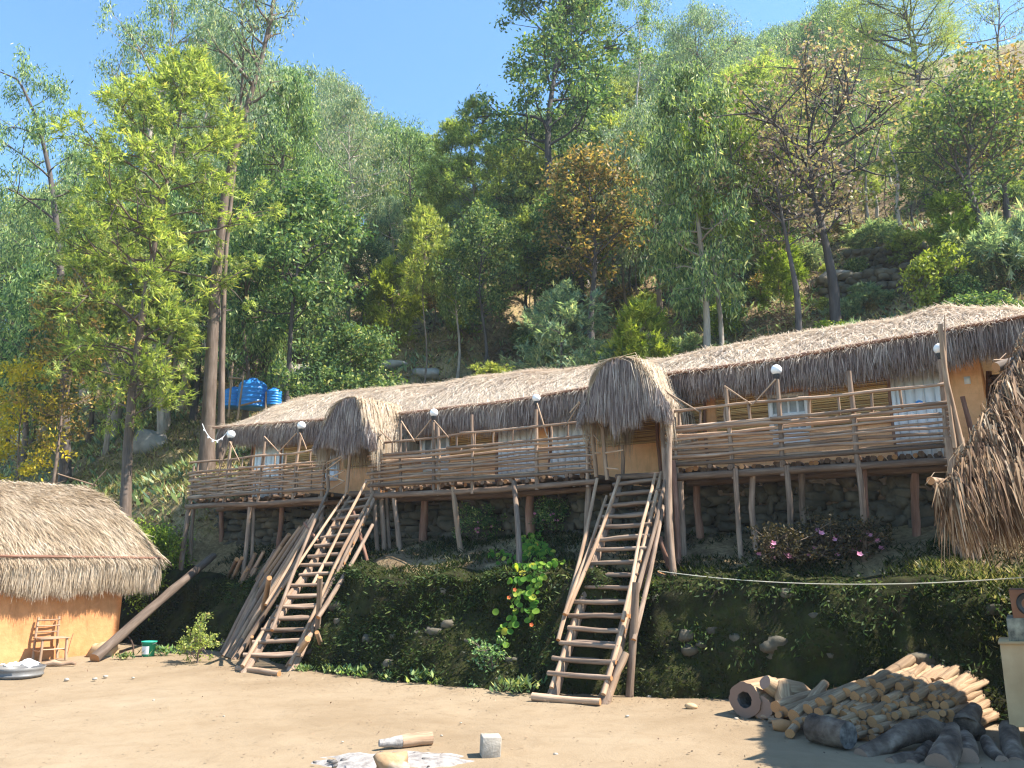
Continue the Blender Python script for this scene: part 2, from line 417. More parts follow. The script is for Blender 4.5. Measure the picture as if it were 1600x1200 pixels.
M['slat_dark'] = noisemat('dark_boards', [(.3, (.045, .028, .022)), (.7, (.12, .075, .055))], 6)
def reedmat():
    m, nt, b = newmat('reed_screen'); g = nt.nodes.new("ShaderNodeNewGeometry")
    r = ramp(nt, [(0, (.34, .19, .065)), (.4, (.50, .31, .12)), (1, (.68, .48, .22))], g.outputs['Random Per Island'])
    nt.links.new(r.outputs[0], b.inputs['Base Color']); b.inputs['Roughness'].default_value = .6; return m
M['reed'] = reedmat()
M['reed_back'] = plain('reed_backing', (.20, .105, .04))
M['bark'] = woodmat('brown_bark', [(.28, (.06, .042, .03)), (.5, (.14, .10, .075)), (.75, (.26, .20, .16))])
M['bark_pale'] = woodmat('pale_gum_bark', [(.28, (.18, .14, .11)), (.5, (.40, .33, .27)), (.75, (.60, .52, .45))])
M['bark_dark'] = woodmat('dark_bark', [(.28, (.035, .03, .03)), (.5, (.075, .062, .058)), (.75, (.15, .125, .115))])
M['lf_wattle'] = leafmat('wattle_leaf', [(0, (0.078, 0.112, 0.050)), (.3, (0.190, 0.246, 0.073)), (.65, (0.358, 0.403, 0.101)), (.92, (0.50, 0.53, 0.19)), (1, (0.560, 0.426, 0.168))], .48, .012)
M['lf_gum'] = leafmat('gum_leaf', [(0, (0.042, 0.084, 0.060)), (.35, (0.120, 0.204, 0.096)), (.7, (0.264, 0.372, 0.144)), (.92, (0.456, 0.540, 0.216)), (1, (0.696, 0.660, 0.360))], .42, .02)
M['lf_gumpale'] = leafmat('pale_gum_leaf', [(0, (0.088, 0.143, 0.110)), (.5, (0.220, 0.308, 0.198)), (.85, (0.396, 0.462, 0.275)), (1, (0.638, 0.572, 0.330))], .42, .015)
M['lf_lime'] = leafmat('bright_leaf', [(0, (.10, .15, .025)), (.5, (.20, .27, .04)), (1, (.38, .42, .09))], .45, .02)
M['lf_broad'] = leafmat('broad_leaf', [(0, (0.041, 0.081, 0.041)), (.45, (0.101, 0.169, 0.061)), (.8, (0.203, 0.270, 0.095)), (.95, (0.378, 0.405, 0.149)), (1, (0.540, 0.486, 0.189))], .35, .015, .6)
M['lf_orange'] = leafmat('turning_leaf', [(0, (.08, .10, .04)), (.4, (.17, .17, .06)), (.65, (.30, .20, .08)), (.9, (.46, .27, .09)), (1, (.62, .42, .14))], .4, .01)
M['lf_twig'] = leafmat('dry_twig_leaf', [(0, (0.169, 0.127, 0.101)), (.5, (0.338, 0.237, 0.203)), (.9, (0.439, 0.439, 0.203)), (1, (0.720, 0.507, 0.270))], .3, .01)
M['lf_yellow'] = leafmat('yellow_leaf', [(0, (0.300, 0.270, 0.040)), (.6, (0.520, 0.440, 0.050)), (1, (0.700, 0.520, 0.060))], .4, .01)
M['lf_vine'] = leafmat('round_vine_leaf', [(0, (.05, .15, .02)), (.5, (.12, .25, .035)), (.85, (.26, .37, .05)), (1, (.58, .50, .07))], .45, .0)
M['grass'] = leafmat('dry_grass', [(0, (.08, .12, .025)), (.4, (.20, .22, .06)), (.7, (.36, .31, .11)), (1, (.52, .42, .20))], .35, .0, tcol=(1, 1, .7))
M['grass_green'] = leafmat('green_grass', [(0, (.05, .11, .02)), (.5, (.13, .22, .035)), (1, (.34, .38, .09))], .4, .0)
M['litter'] = leafmat('leaf_litter', [(0, (.055, .035, .025)), (.5, (.14, .09, .06)), (.85, (.26, .17, .105)), (1, (.40, .29, .19))], .1, .0, tcol=(1, 1, 1))
M['moss'] = leafmat('moss', [(0, (.010, .016, .005)), (.5, (.023, .036, .008)), (.9, (.05, .062, .014)), (1, (.11, .10, .04))], .25, .0)
M['fern'] = leafmat('wall_fern', [(0, (.014, .03, .010)), (.5, (.04, .07, .02)), (.9, (.09, .13, .035)), (1, (.20, .22, .07))], .3, .0)
M['pink'] = leafmat('pink_petal', [(0, (.66, .16, .32)), (1, (.85, .42, .55))], .35, .0, tcol=(1, 1, 1))
M['red_petal'] = leafmat('red_petal', [(0, (.62, .10, .04)), (1, (.75, .2, .06))], .35, .0, tcol=(1, 1, 1))
M['dark_leaf'] = leafmat('dark_red_leaf', [(0, (.035, .03, .02)), (.6, (.07, .06, .03)), (1, (.15, .10, .05))], .2, .0)
# ------------------------------------------------------------------ ground materials
def yardmat():
    m, nt, b = newmat('packed_sand'); v = mapped(nt)
    n1 = noise(nt, v, .35, 5, .6); n2 = noise(nt, v, 3.2, 8, .7, .5); n3 = noise(nt, v, 45, 4, .7)
    r = ramp(nt, [(.3, (.20, .142, .086)), (.5, (.258, .193, .124)), (.7, (.292, .226, .151))], n1)
    c = mixc(nt, ramp(nt, [(.45, (0, 0, 0)), (.75, (.45, .45, .45))], n2).outputs[0], r.outputs[0], (.18, .124, .073))
    c = mixc(nt, ramp(nt, [(.66, (0, 0, 0)), (.72, (.7, .7, .7))], n3).outputs[0], c, (.22, .155, .10))
    nt.links.new(c, b.inputs['Base Color']); b.inputs['Roughness'].default_value = .95; b.inputs['Specular IOR Level'].default_value = .1
    mm = nt.nodes.new("ShaderNodeMath"); mm.operation = 'MULTIPLY_ADD'; mm.inputs[1].default_value = .25
    nt.links.new(n3, mm.inputs[0]); nt.links.new(n2, mm.inputs[2]); bump(nt, b, mm.outputs[0], .5, .045); return m
def hillmat():
    m, nt, b = newmat('hill_soil'); v = mapped(nt)
    n1 = noise(nt, v, .16, 5, .6); n2 = noise(nt, v, 1.4, 6, .65); n3 = noise(nt, v, 11, 5, .7)
    r = ramp(nt, [(.30, (.10, .07, .045)), (.45, (.22, .155, .09)), (.58, (.38, .28, .155)), (.72, (.27, .25, .09))], n2)
    c = mixc(nt, ramp(nt, [(.42, (0, 0, 0)), (.62, (.7, .7, .7))], n1).outputs[0], r.outputs[0], (.42, .33, .17))
    c = mixc(nt, ramp(nt, [(.4, (.75, .75, .75)), (.62, (0, 0, 0))], n3).outputs[0], c, mixc(nt, 1.0, c, (.42, .40, .38), 'MULTIPLY'))
    nt.links.new(c, b.inputs['Base Color']); b.inputs['Roughness'].default_value = .95; b.inputs['Specular IOR Level'].default_value = .1
    bump(nt, b, n3, .8, .08); return m

# yard: one sheet, dense near the camera
def axis_lin(parts): return np.unique(np.concatenate([np.linspace(a, b, k) for a, b, k in parts]))
xs = axis_lin([(-140, -14, 14), (-14, 10, 150), (10, 140, 14)]); ys = axis_lin([(-64, 3, 14), (3, 24, 150), (24, 184, 14)])
X, Y = np.meshgrid(xs, ys)
ee = (X - O[0]) * E[0] + (Y - O[1]) * E[1]; nn = (X - O[0]) * N[0] + (Y - O[1]) * N[1]
Zy = fbm(X * .5, Y * .5) * .018 + fbm(X * 2.2, Y * 2.2, 4) * .012
Zy = Zy * (1 - sstep(25, 60, np.hypot(X, Y)))
mb = MB(); mb.grid(np.stack([X, Y, Zy], -1).transpose(1, 0, 2)[:, :, :][::-1]); yard = mb.build('yard', yardmat(), smooth=True); tag(yard, kind='structure')

# hillside: behind and above the bank
ea = axis_lin([(-110, -30, 40), (-30, 14, 200), (14, 75, 30)])
ta = np.concatenate([np.linspace(-.3, 4, 40), np.linspace(4.15, 12, 50), np.linspace(12.4, 40, 50), np.linspace(41, 130, 40)])
EE, TT = np.meshgrid(ea, ta, indexing='ij'); NN = nbank(EE) - TT - .06
ZZ = T(EE, NN) - .30 * (1 - sstep(.85, 1.35, TT)) * (EE > -14.4) * (EE < 8.4)
pts = np.stack([O[0] + EE * E[0] + NN * N[0], O[1] + EE * E[1] + NN * N[1], ZZ], -1)
mb = MB(); mb.grid(pts[:, ::-1]); hill = mb.build('hillside', hillmat(), smooth=True); tag(hill, kind='structure')

def blob(mb, c, s, m=0, seed=None, rough=.22, nu=9, nv=7, flat=0.0):
    c = np.asarray(c, float); s = np.asarray(s, float); off = RNG.uniform(0, 90, 3)
    th = np.linspace(0, math.pi, nv); ph = np.linspace(0, 2 * math.pi, nu, endpoint=False)
    TH, PHH = np.meshgrid(th, ph, indexing='ij')
    d = np.stack([np.sin(TH) * np.cos(PHH), np.sin(TH) * np.sin(PHH), np.cos(TH)], -1)
    r = 1 + rough * fbm(d[..., 0] * 1.4 + off[0], d[..., 1] * 1.4 + off[1], d[..., 2] * 1.4 + off[2], 3)
    d = np.sign(d) * np.abs(d) ** (1 - flat)
    p = c + d * r[..., None] * s
    i = np.arange(nv - 1)[:, None] * nu; j = np.arange(nu)[None]; j2 = (j + 1) % nu
    q = np.stack([i + j, i + nu + j, i + nu + j2, i + j2], -1).reshape(-1, 4)
    mb.add(p.reshape(-1, 3), q, m=m); return mb

# mossy bank wall (three runs split by the stairs read as one wall)
e_ = np.linspace(-14.5, 8.5, 420); t_ = np.linspace(0, 1, 40)
EE, SS = np.meshgrid(e_, t_, indexing='ij')
tt = np.interp(SS, [0, .75, .9, 1], [-.02, .5, .66, 1.15]); zz = np.interp(SS, [0, .75, .9, 1], [-.06, .865, .985, 1.05]) * bank_h(EE)
dn = fbm(EE * .8, SS * 1.6, 1) * .15 + fbm(EE * 4, SS * 7, 2) * .05 + np.abs(fbm(EE * 2.2, SS * 1.2, 6)) * .08
NN = nbank(EE) - tt + dn + .07
pts = np.stack([O[0] + EE * E[0] + NN * N[0], O[1] + EE * E[1] + NN * N[1], zz + fbm(EE * 2, SS * 3, 8) * .03], -1)
def mossmat():
    m, nt, b = newmat('mossy_earth'); v = mapped(nt); n = noise(nt, v, 2.2, 6, .65); n2 = noise(nt, v, 14, 5, .7)
    r = ramp(nt, [(.28, (.012, .009, .006)), (.45, (.024, .027, .009)), (.58, (.038, .043, .011)), (.75, (.07, .055, .03))], n)
    c = mixc(nt, ramp(nt, [(.45, (0, 0, 0)), (.7, (.7, .7, .7))], n2).outputs[0], r.outputs[0], (.035, .025, .016))
    nt.links.new(c, b.inputs['Base Color']); b.inputs['Roughness'].default_value = .95; b.inputs['Specular IOR Level'].default_value = .08
    bump(nt, b, n2, .8, .05); return m
bank = thing('retaining_wall', L(-1, 1.8, 0), 'dark moss covered earth retaining wall behind the sandy yard and stairs', 'wall')
MB().grid(pts).build('wall_face', mossmat(), bank, smooth=True)
k = 50000
ei = RNG.uniform(-14.3, 8.3, k); si = RNG.uniform(0, 1, k) ** .9
ti = np.interp(si, [0, .75, .9, 1], [-.02, .5, .66, 1.15]); zi = np.interp(si, [0, .75, .9, 1], [-.05, .865, .985, 1.05])
keep = fbm(ei * 1.3, si * 3, 3) > -.12 + RNG.uniform(-.3, .3, k); ei, si, ti, zi = ei[keep], si[keep], ti[keep], zi[keep]; k = len(ei); zi = zi * bank_h(ei)
ni = nbank(ei) - ti + .07 + fbm(ei * .8, si * 1.6, 1) * .15 + fbm(ei * 4, si * 7, 2) * .05 + np.abs(fbm(ei * 2.2, si * 1.2, 6)) * .08
base = np.stack([O[0] + ei * E[0] + ni * N[0], O[1] + ei * E[1] + ni * N[1], zi], -1)
d = np.stack([N[0] + RNG.normal(0, .6, k), N[1] + RNG.normal(0, .6, k), RNG.normal(.15, .7, k)], -1); d /= np.linalg.norm(d, axis=1)[:, None]
sd = np.cross(d, RNG.normal(0, 1, (k, 3))); sd /= np.linalg.norm(sd, axis=1)[:, None]
mb = MB(); mb.leaves(base, d, sd, RNG.uniform(.03, .085, k), RNG.uniform(.012, .03, k)); tag(mb.build('moss', M['moss'], bank), kind='stuff')
for px, py, s in [(1215, 1015, .17), (1160, 1008, .12), (680, 996, .13), (620, 1002, .07), (655, 990, .07), (1345, 1020, .1), (1440, 1045, .14), (800, 1040, .09), (590, 960, .08)]:
    b_ = PH(px, py); mb = MB(); blob(mb, b_ + V(N[0], N[1], 0) * .03, (s, s * .6, s * .55), flat=.3, nu=14, nv=9, rough=.4); mb.build('stone', M['stone'], bank, smooth=True)

for i in range(46):
    e = random.uniform(-9, 7.8); sN = random.uniform(.05, .8); s = random.uniform(.03, .09); n = float(nbank(e)) - float(np.interp(sN, [0, .75], [-.02, .5])) + .07 + float(fbm(e * .8, sN * 1.6, 1)) * .15
    mb = MB(); blob(mb, L(e, n, float(np.interp(sN, [0, .75], [-.05, .865])) * float(bank_h(e))), (s * 1.3, s * .8, s * .8), flat=.3, nu=11, nv=8, rough=.45); mb.build('stone', M['stone'], bank)
k = 9000; ci = RNG.integers(0, 110, k); ce = RNG.uniform(-9.5, 8.0, 110); cs_ = RNG.uniform(0, 1, 110) ** .7
ei = ce[ci] + RNG.normal(0, .15, k); si = np.clip(np.where(RNG.random(k) < .35, RNG.normal(.90, .07, k), cs_[ci] * .9 + RNG.normal(0, .05, k)), .02, 1)
ti = np.interp(si, [0, .75, .9, 1], [-.02, .5, .66, 1.15]); zi = np.interp(si, [0, .75, .9, 1], [-.05, .865, .985, 1.05]) * bank_h(ei)
ni = nbank(ei) - ti + .10 + fbm(ei * .8, si * 1.6, 1) * .15 + np.abs(fbm(ei * 2.2, si * 1.2, 6)) * .08
base = np.stack([O[0] + ei * E[0] + ni * N[0], O[1] + ei * E[1] + ni * N[1], zi], -1)
d = np.stack([N[0] * .8 + RNG.normal(0, .5, k), N[1] * .8 + RNG.normal(0, .5, k), RNG.normal(-.25, .6, k)], -1); d /= np.linalg.norm(d, axis=1)[:, None]
sd = np.cross(d, RNG.normal(0, 1, (k, 3))); sd /= np.linalg.norm(sd, axis=1)[:, None]
tag(MB().leaves(base, d, sd, RNG.uniform(.04, .12, k), RNG.uniform(.012, .032, k)).build('wall_plants', M['fern'], bank), kind='stuff')

# dry stone wall under the lodge
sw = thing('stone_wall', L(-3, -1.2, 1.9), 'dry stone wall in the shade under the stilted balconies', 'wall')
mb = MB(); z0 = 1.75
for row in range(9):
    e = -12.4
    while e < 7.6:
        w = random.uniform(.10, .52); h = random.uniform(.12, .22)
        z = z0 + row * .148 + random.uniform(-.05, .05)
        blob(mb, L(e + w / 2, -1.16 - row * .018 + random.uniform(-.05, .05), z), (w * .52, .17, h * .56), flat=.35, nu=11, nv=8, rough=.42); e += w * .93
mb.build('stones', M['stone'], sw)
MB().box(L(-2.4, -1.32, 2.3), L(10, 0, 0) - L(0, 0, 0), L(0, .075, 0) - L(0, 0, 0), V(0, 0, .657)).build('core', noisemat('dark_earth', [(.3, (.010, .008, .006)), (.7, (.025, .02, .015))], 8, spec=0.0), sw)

# ------------------------------------------------------------------ the lodge
lodge = thing('lodge', L(-3, -2.8, 2.95), 'long orange mud walled lodge with bleached thatch roof behind the stilted balconies', 'house')
WN = -1.25; ZF = 2.97
eL = EPN(395, 715, WN); eR = EPN(1541, 640, WN)
wb = MB()
def wall_box(mb, e0, e1, n0, n1, z0, z1, jit=0, m=0):
    a = L((e0 + e1) / 2, (n0 + n1) / 2, (z0 + z1) / 2)
    mb.box(a, V(E[0], E[1], 0) * (e1 - e0) / 2, V(N[0], N[1], 0) * (n1 - n0) / 2, V(0, 0, (z1 - z0) / 2), jit, m); return mb
# front wall with gentle waviness, then the rest of the box
ev = np.linspace(eL, eR, 150); zv = np.linspace(ZF - .02, 4.62, 12)
EE, ZZ = np.meshgrid(ev, zv, indexing='ij'); NN = WN + fbm(EE * .8, ZZ * .9, 2) * .012
wb.grid(np.stack([O[0] + EE * E[0] + NN * N[0], O[1] + EE * E[1] + NN * N[1], ZZ], -1))
wall_box(wb, eL, eR, WN - 3.2, WN - .02, ZF - .05, 4.6)
wb.build('wall', M['plaster'], lodge)

def reed_panel(e0, e1, z0, z1, battens=()):
    back = wall_box(MB(), e0, e1, WN - .01, WN + .018, z0, z1).build('reed_screen', M['reed_back'], lodge)
    mb = MB(); z = z0 + .015
    while z < z1:
        r = random.uniform(.011, .016)
        mb.pole(L(e0 - .01, WN + .028, z + random.uniform(-.006, .006)), L(e1 + .01, WN + .028, z + random.uniform(-.006, .006)), r, sides=6, bend=.002, seg=4); z += r * 2.15
    for b in battens: wall_box(mb, b - .03, b + .03, WN + .03, WN + .055, z0 - .02, z1)
    return mb.build('reed_rods', M['reed'], back)
def door(px0, px1, py, z1=4.5, planks=5, sign=False):
    e0, e1 = EPN(px0, py, WN), EPN(px1, py, WN); z0 = ZF + .01
    d = wall_box(MB(), e0, e1, WN - .01, WN + .022, z0, z1).build('door', M['white'], lodge)
    mb = MB(); w = (e1 - e0) / planks
    for i in range(planks): wall_box(mb, e0 + i * w + .008, e0 + (i + 1) * w - .008, WN + .02, WN + .042, z0 + .05, z1 - .05)
    mb.build('planks', M['white'], d)
    mb = MB()
    for a, b in ((e0 - .06, e0), (e1, e1 + .06)): wall_box(mb, a, b, WN - .01, WN + .06, z0, z1 + .03)
    wall_box(mb, e0, e1, WN - .01, WN + .055, z1 - .02, z1 + .03)
    mb.build('door_frame', M['white'], d)
    mb = MB(); mb.pole(L(e1 - .1, WN + .05, z0 + .78), L(e1 - .1, WN + .08, z0 + .78), .018, seg=1); mb.build('handle', M['metal'], d)
    if sign:
        c = L((e0 + e1) / 2 - .02, WN + .045, 3.93); mb = MB(); mb.tube([c, c + V(N[0], N[1], 0) * .012], .055, 16); mb.build('round_sign', M['blue'], d)
        mb = MB(); mb.tube([c + V(N[0], N[1], 0) * .013, c + V(N[0], N[1], 0) * .016], .022, 12); mb.build('sign_mark', M['white'], d)
def window(px0, px1, py, z0, z1, cols=4):
    e0, e1 = EPN(px0, py, WN), EPN(px1, py, WN)
    w = wall_box(MB(), e0, e1, WN - .01, WN + .02, z0, z1).build('window', M['glass'], lodge)
    mb = MB(); t = .035
    for a, b, c, d_ in ((e0 - t, e0 + t, z0 - t, z1 + t), (e1 - t, e1 + t, z0 - t, z1 + t)): wall_box(mb, a, b, WN - .01, WN + .06, c, d_)
    for zc in (z0, z1, z0 + (z1 - z0) * .45): wall_box(mb, e0 + t, e1 - t, WN - .01, WN + .055, zc - t * .8, zc + t * .8)
    for i in range(1, cols):
        x = e0 + (e1 - e0) * i / cols; wall_box(mb, x - .016, x + .016, WN - .01, WN + .045, z0 + t * .8, z1 - t * .8)
    mb.build('frame', M['white'], w)
    mb = MB(); wall_box(mb, e0, e1, WN - .01, WN + .035, z0 - .26, z0 - t); mb.build('lower_panel', M['white'], w)
for a in ((402, 440, 740), (785, 835, 700), (863, 918, 700), (1404, 1481, 650)): door(*a, sign=(a[0] == 1404))
for px0, px1, py, z0, z1, c in ((509, 530, 720, 3.72, 4.3, 3), (663, 701, 704, 3.70, 4.2, 3), (1036, 1079, 660, 3.75, 4.35, 3), (1206, 1263, 650, 3.70, 4.28, 4)):
    window(px0, px1, py, z0, z1, c)
for px0, px1, py, bt in ((444, 503, 725, ()), (540, 657, 715, (590,)), (706, 776, 700, ()), (936, 1026, 670, (961,)), (1084, 1101, 650, ()), (1121, 1201, 645, ()), (1270, 1398, 630, (1333,))):
    reed_panel(EPN(px0, py, WN), EPN(px1, py, WN), 3.70, 4.42, [EPN(b, py, WN) for b in bt])
mb = MB(); wall_box(mb, EPN(1508, 603, WN), EPN(1518, 603, WN), WN + .003, WN + .012, 4.16, 4.27); mb.build('notice', M['paper'], lodge)
for px in (397, 443, 600, 778, 858, 1031, 1108, 1400, 1486):
    e = EPN(px, 690, WN); MB().pole(L(e, WN + .05, ZF), L(e, WN + .05, 4.6), .03, sides=7).build('wall_post', M['pole_red'], lodge)

# roof
EV_E = np.array([-12.0, -11.5, -6.2, -3.4, -.1, 1.5, 4.76, 5.3]); EV_Z = np.array([4.87, 4.87, 4.64, 4.61, 4.73, 4.73, 4.88, 4.9])
ridge_px = [(430, 636), (500, 624), (600, 611), (660, 605), (710, 601), (800, 588), (920, 579), (1060, 566), (1210, 536), (1350, 514), (1480, 491)]
RG = [(loc(PN(x, y, -2.7))[0], PN(x, y, -2.7)[2]) for x, y in ridge_px]
RG_E = np.array([-12.2] + [r[0] for r in RG] + [5.9]); RG_Z = np.array([4.95] + [r[1] for r in RG] + [5.05])
def roof_pt(e, s):                       # s 0 eave, 1 ridge, 2 back eave
    e = np.asarray(e, float); s = np.asarray(s, float)
    ze = np.interp(e, EV_E, EV_Z); zr = np.maximum(np.interp(e, RG_E, RG_Z), ze + .05)
    endt = np.minimum(sstep(-12.1, -10.6, e), 1 - sstep(4.6, 5.9, e)) * .999
    u = np.where(s <= 1, s, 2 - s)
    h = np.sin(np.clip(u, 0, 1) * math.pi / 2) ** .92
    n = -.68 - 2.02 * s
    z = ze + (zr - ze) * h * (.25 + .75 * endt)
    z = z + fbm(e * 1.3, n * 1.3, 3) * .035 * np.minimum(u * 3, 1)
    return np.stack([O[0] + e * E[0] + n * N[0], O[1] + e * E[1] + n * N[1], z], -1)
E0R, E1R = -11.75, 5.45
EE, SS = np.meshgrid(np.linspace(E0R, E1R, 150), np.linspace(0, 2, 25), indexing='ij')
top = MB(); top.grid(roof_pt(EE, SS))
roof = top.build('roof', M['thatch_bed'], lodge, smooth=True)
k = 46000
e = RNG.uniform(E0R, E1R, k); s = np.where(RNG.random(k) < .86, RNG.uniform(-.02, 1.08, k), RNG.uniform(1.0, 1.9, k))
p0 = roof_pt(e, s); eps = .03; p1 = roof_pt(e + RNG.normal(0, .035, k), s - eps * np.where(s > 1.02, -1, 1))
d = p1 - p0; d /= np.linalg.norm(d, axis=1)[:, None]; d = d + RNG.normal(0, .15, (k, 3)) * V(1, 1, .35) + V(0, 0, .035); d /= np.linalg.norm(d, axis=1)[:, None]
sd = np.cross(d, V(0, 0, 1)); sd /= np.linalg.norm(sd, axis=1)[:, None]; sd = sd + RNG.normal(0, .12, (k, 3)); sd /= np.linalg.norm(sd, axis=1)[:, None]
lift = RNG.uniform(.0, .035, k); p0[:, 2] += lift
MB().blades(p0, d, sd, RNG.uniform(.16, .42, k), RNG.uniform(.008, .017, k)).build('straw', M['thatch_top'], roof)
# hanging fringe
def fringe(e, n0, z0, length, outw, width, spread=.08):
    k = len(e); p0 = np.stack([O[0] + e * E[0] + n0 * N[0], O[1] + e * E[1] + n0 * N[1], z0], -1)
    a = RNG.normal(0, spread, k); o1 = outw * RNG.uniform(.5, 1.5, k)
    out = V(N[0], N[1], 0); along = V(E[0], E[1], 0)
    p1 = p0 + out * (o1 * .8)[:, None] + along * (a * length * .5)[:, None] - V(0, 0, 1) * (length * .45)[:, None]
    p2 = p0 + out * o1[:, None] + along * (a * length)[:, None] - V(0, 0, 1) * length[:, None]
    sd = along + RNG.normal(0, .45, (k, 3)); sd /= np.linalg.norm(sd, axis=1)[:, None]
    return p0, p1, p2, sd, np.broadcast_to(width, k)
k = 34000
e = RNG.uniform(E0R, E1R, k); ze = np.interp(e, EV_E, EV_Z)
n0 = RNG.uniform(-.98, -.64, k); clump = fbm(e * 5, n0 * 9) * .06
ln = np.clip(.42 + clump + RNG.normal(0, .05, k) + .06 * fbm(e * .9, 0 * e), .15, .7) * np.where(n0 > -.75, RNG.uniform(.55, 1.0, k), 1)
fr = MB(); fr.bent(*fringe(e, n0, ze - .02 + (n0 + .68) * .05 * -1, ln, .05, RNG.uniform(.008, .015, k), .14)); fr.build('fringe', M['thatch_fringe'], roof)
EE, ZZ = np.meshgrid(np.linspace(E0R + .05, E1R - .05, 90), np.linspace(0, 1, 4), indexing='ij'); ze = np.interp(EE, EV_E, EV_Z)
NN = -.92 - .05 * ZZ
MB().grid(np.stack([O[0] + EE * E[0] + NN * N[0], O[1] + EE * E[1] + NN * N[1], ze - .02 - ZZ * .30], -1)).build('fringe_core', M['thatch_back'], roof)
# curled thatch at the right gable end
k = 5200; ang = RNG.uniform(0, math.pi, k)
n0 = -.68 - 2.0 * RNG.uniform(0, 1.4, k); e = np.full(k, E1R) + RNG.uniform(-.5, .12, k); p = roof_pt(e, (-.68 - n0) / 2.02)
ln = RNG.uniform(.4, .85, k); dirE = V(E[0], E[1], 0)
p1 = p + dirE * (ln * RNG.uniform(.3, .55, k))[:, None] - V(0, 0, 1) * (ln * .25)[:, None]; p2 = p1 + dirE * (ln * .12)[:, None] - V(0, 0, 1) * (ln * .7)[:, None]
sd = np.cross(p1 - p, RNG.normal(0, 1, (k, 3))); sd /= np.linalg.norm(sd, axis=1)[:, None]
MB().bent(p, p1, p2, sd, RNG.uniform(.008, .016, k)).build('gable_fringe', M['thatch_fringe'], roof)
mb = MB()
seg = [(-11.95, -8.6), (-8.75, -7.3), (-6.2, -3.6), (-3.8, -1.25), (-.25, 2.2), (1.9, 5.5)]
for a, b in seg:
    es = np.linspace(a, b, 9); q = np.stack([L(x, -.655 + random.uniform(-.01, .01), np.interp(x, EV_E, EV_Z) + .015 + random.uniform(-.008, .008)) for x in es]); mb.tube(q, np.linspace(.035, .026, 9), 7, wob=.08)
mb.build('eave_pole', M['pole_red'], roof)

# ------------------------------------------------------------------ balconies
BAL = {}
def balcony(key, px0, py0, px1, py1, label, posts, stilts, woven):
    e0, e1 = EPN(px0, py0, 0), EPN(px1, py1, 0)
    t = thing('balcony', L((e0 + e1) / 2, -.4, 2.95), label, 'balcony', 'stilted balconies along the lodge'); BAL[key] = t
    # deck of cross poles on joists
    mb = MB(); e = e0 + .04
    while e < e1:
        r = random.uniform(.032, .05); mb.pole(L(e, random.uniform(-.30, -.02) if random.random() < .9 else .08, 3.05 + random.uniform(-.03, .02)), L(e + random.uniform(-.05, .05), -1.22, 3.05), r, sides=6, seg=3, bend=.006, mcap=1 if random.random() < .3 else 0); e += r * 2.02
    mb.build('deck', [M['beam'], M['cut']], t)
    for z, r, nm, ex in ((2.93, .06, 'floor_beam', .08), (3.125, .035, 'edge_pole', .05)):
        MB().pole(L(e0 - ex, .04, z), L(e1 + ex, .04, z + random.uniform(-.02, .02)), r, r * .85, 9, .004, 12).build(nm, M['beam'], t)
    MB().pole(L(e0, -.75, 2.92), L(e1, -.75, 2.92), .06, .055, 8, .004, 8).build('floor_beam', M['beam'], t)
    for z, r, nm in ((3.95, .026, 'top_rail'), (3.70, .03, 'rail')):
        mid = e0 + (e1 - e0) * random.uniform(.4, .6)
        MB().pole(L(e0 - .08, .05, z + random.uniform(-.015, .015)), L(mid + .15, .05, z + random.uniform(-.015, .015)), r, r * .8, 8, .006, 8).build(nm, M['rail'], t)
        MB().pole(L(mid - .15, .1, z + random.uniform(-.015, .015)), L(e1 + .06, .06, z + random.uniform(-.015, .015)), r * .9, r * .8, 8, .006, 8).build(nm, M['rail'], t)
    # slats
    z = 3.175; row = 0
    step = .058 if woven else .066
    while z < 3.66:
        r = random.uniform(.023, .032)
        seg = max(14, int((e1 - e0) / .22)); es = np.linspace(e0 - random.uniform(.0, .12), e1 + random.uniform(-.04, .1), seg)
        ph = random.uniform(0, 6.28)
        nw = .035 * np.sin(es * math.pi / .42 + (math.pi if row % 2 else 0)) if woven else .03 * (1 if row % 2 else -1) + 0 * es
        q = np.stack([L(x, .02 + nw[i], z + .012 * math.sin(x * 2.1 + ph) + random.uniform(-.006, .006) + (row - 4) * .0) for i, x in enumerate(es)])
        MB().tube(q, np.linspace(r * 1.15, r * .75, seg), 6, wob=.1).build('slat', M['rail'], t); z += step; row += 1
    # small uprights
    x = e0 + .2
    while x < e1 - .1:
        MB().pole(L(x, .03, 3.66), L(x + random.uniform(-.02, .02), .03, 3.96), random.uniform(.015, .024), seg=2, sides=6).build('baluster', M['pole'], t); x += random.uniform(.3, .44)
    if woven:
        x = e0 + .1
        while x < e1 - .1:
            MB().pole(L(x, .02, 3.1), L(x, .02, 3.7), .014, seg=2, sides=6).build('baluster', M['pole'], t); x += .42
    for px, py, ztop_py, r in posts:
        a = PN(px, py, .02); ee_ = loc(a)[0]; top = PN(ztop_py[0], ztop_py[1], .02)
        MB().pole(V(a[0], a[1], 2.86), top, r, r * .85, 8, .008, 6, mcap=1).build('rail_post', [M['pole'], M['cut']], t)
    for (tx, ty), (fx, fy), n, r, mat in stilts:
        a = PN(tx, ty, n); a[2] = 3.0
        f = PN(fx, fy, n)
        if (tx, ty) == (803, 757): f = PH(fx, fy, 8.0)
        f[2] = min(f[2], float(T(*loc(f))) - .08)
        MB().pole(f, a, r, r * .9, 9, .01, 7).build('stilt', M[mat], t)
    return e0, e1
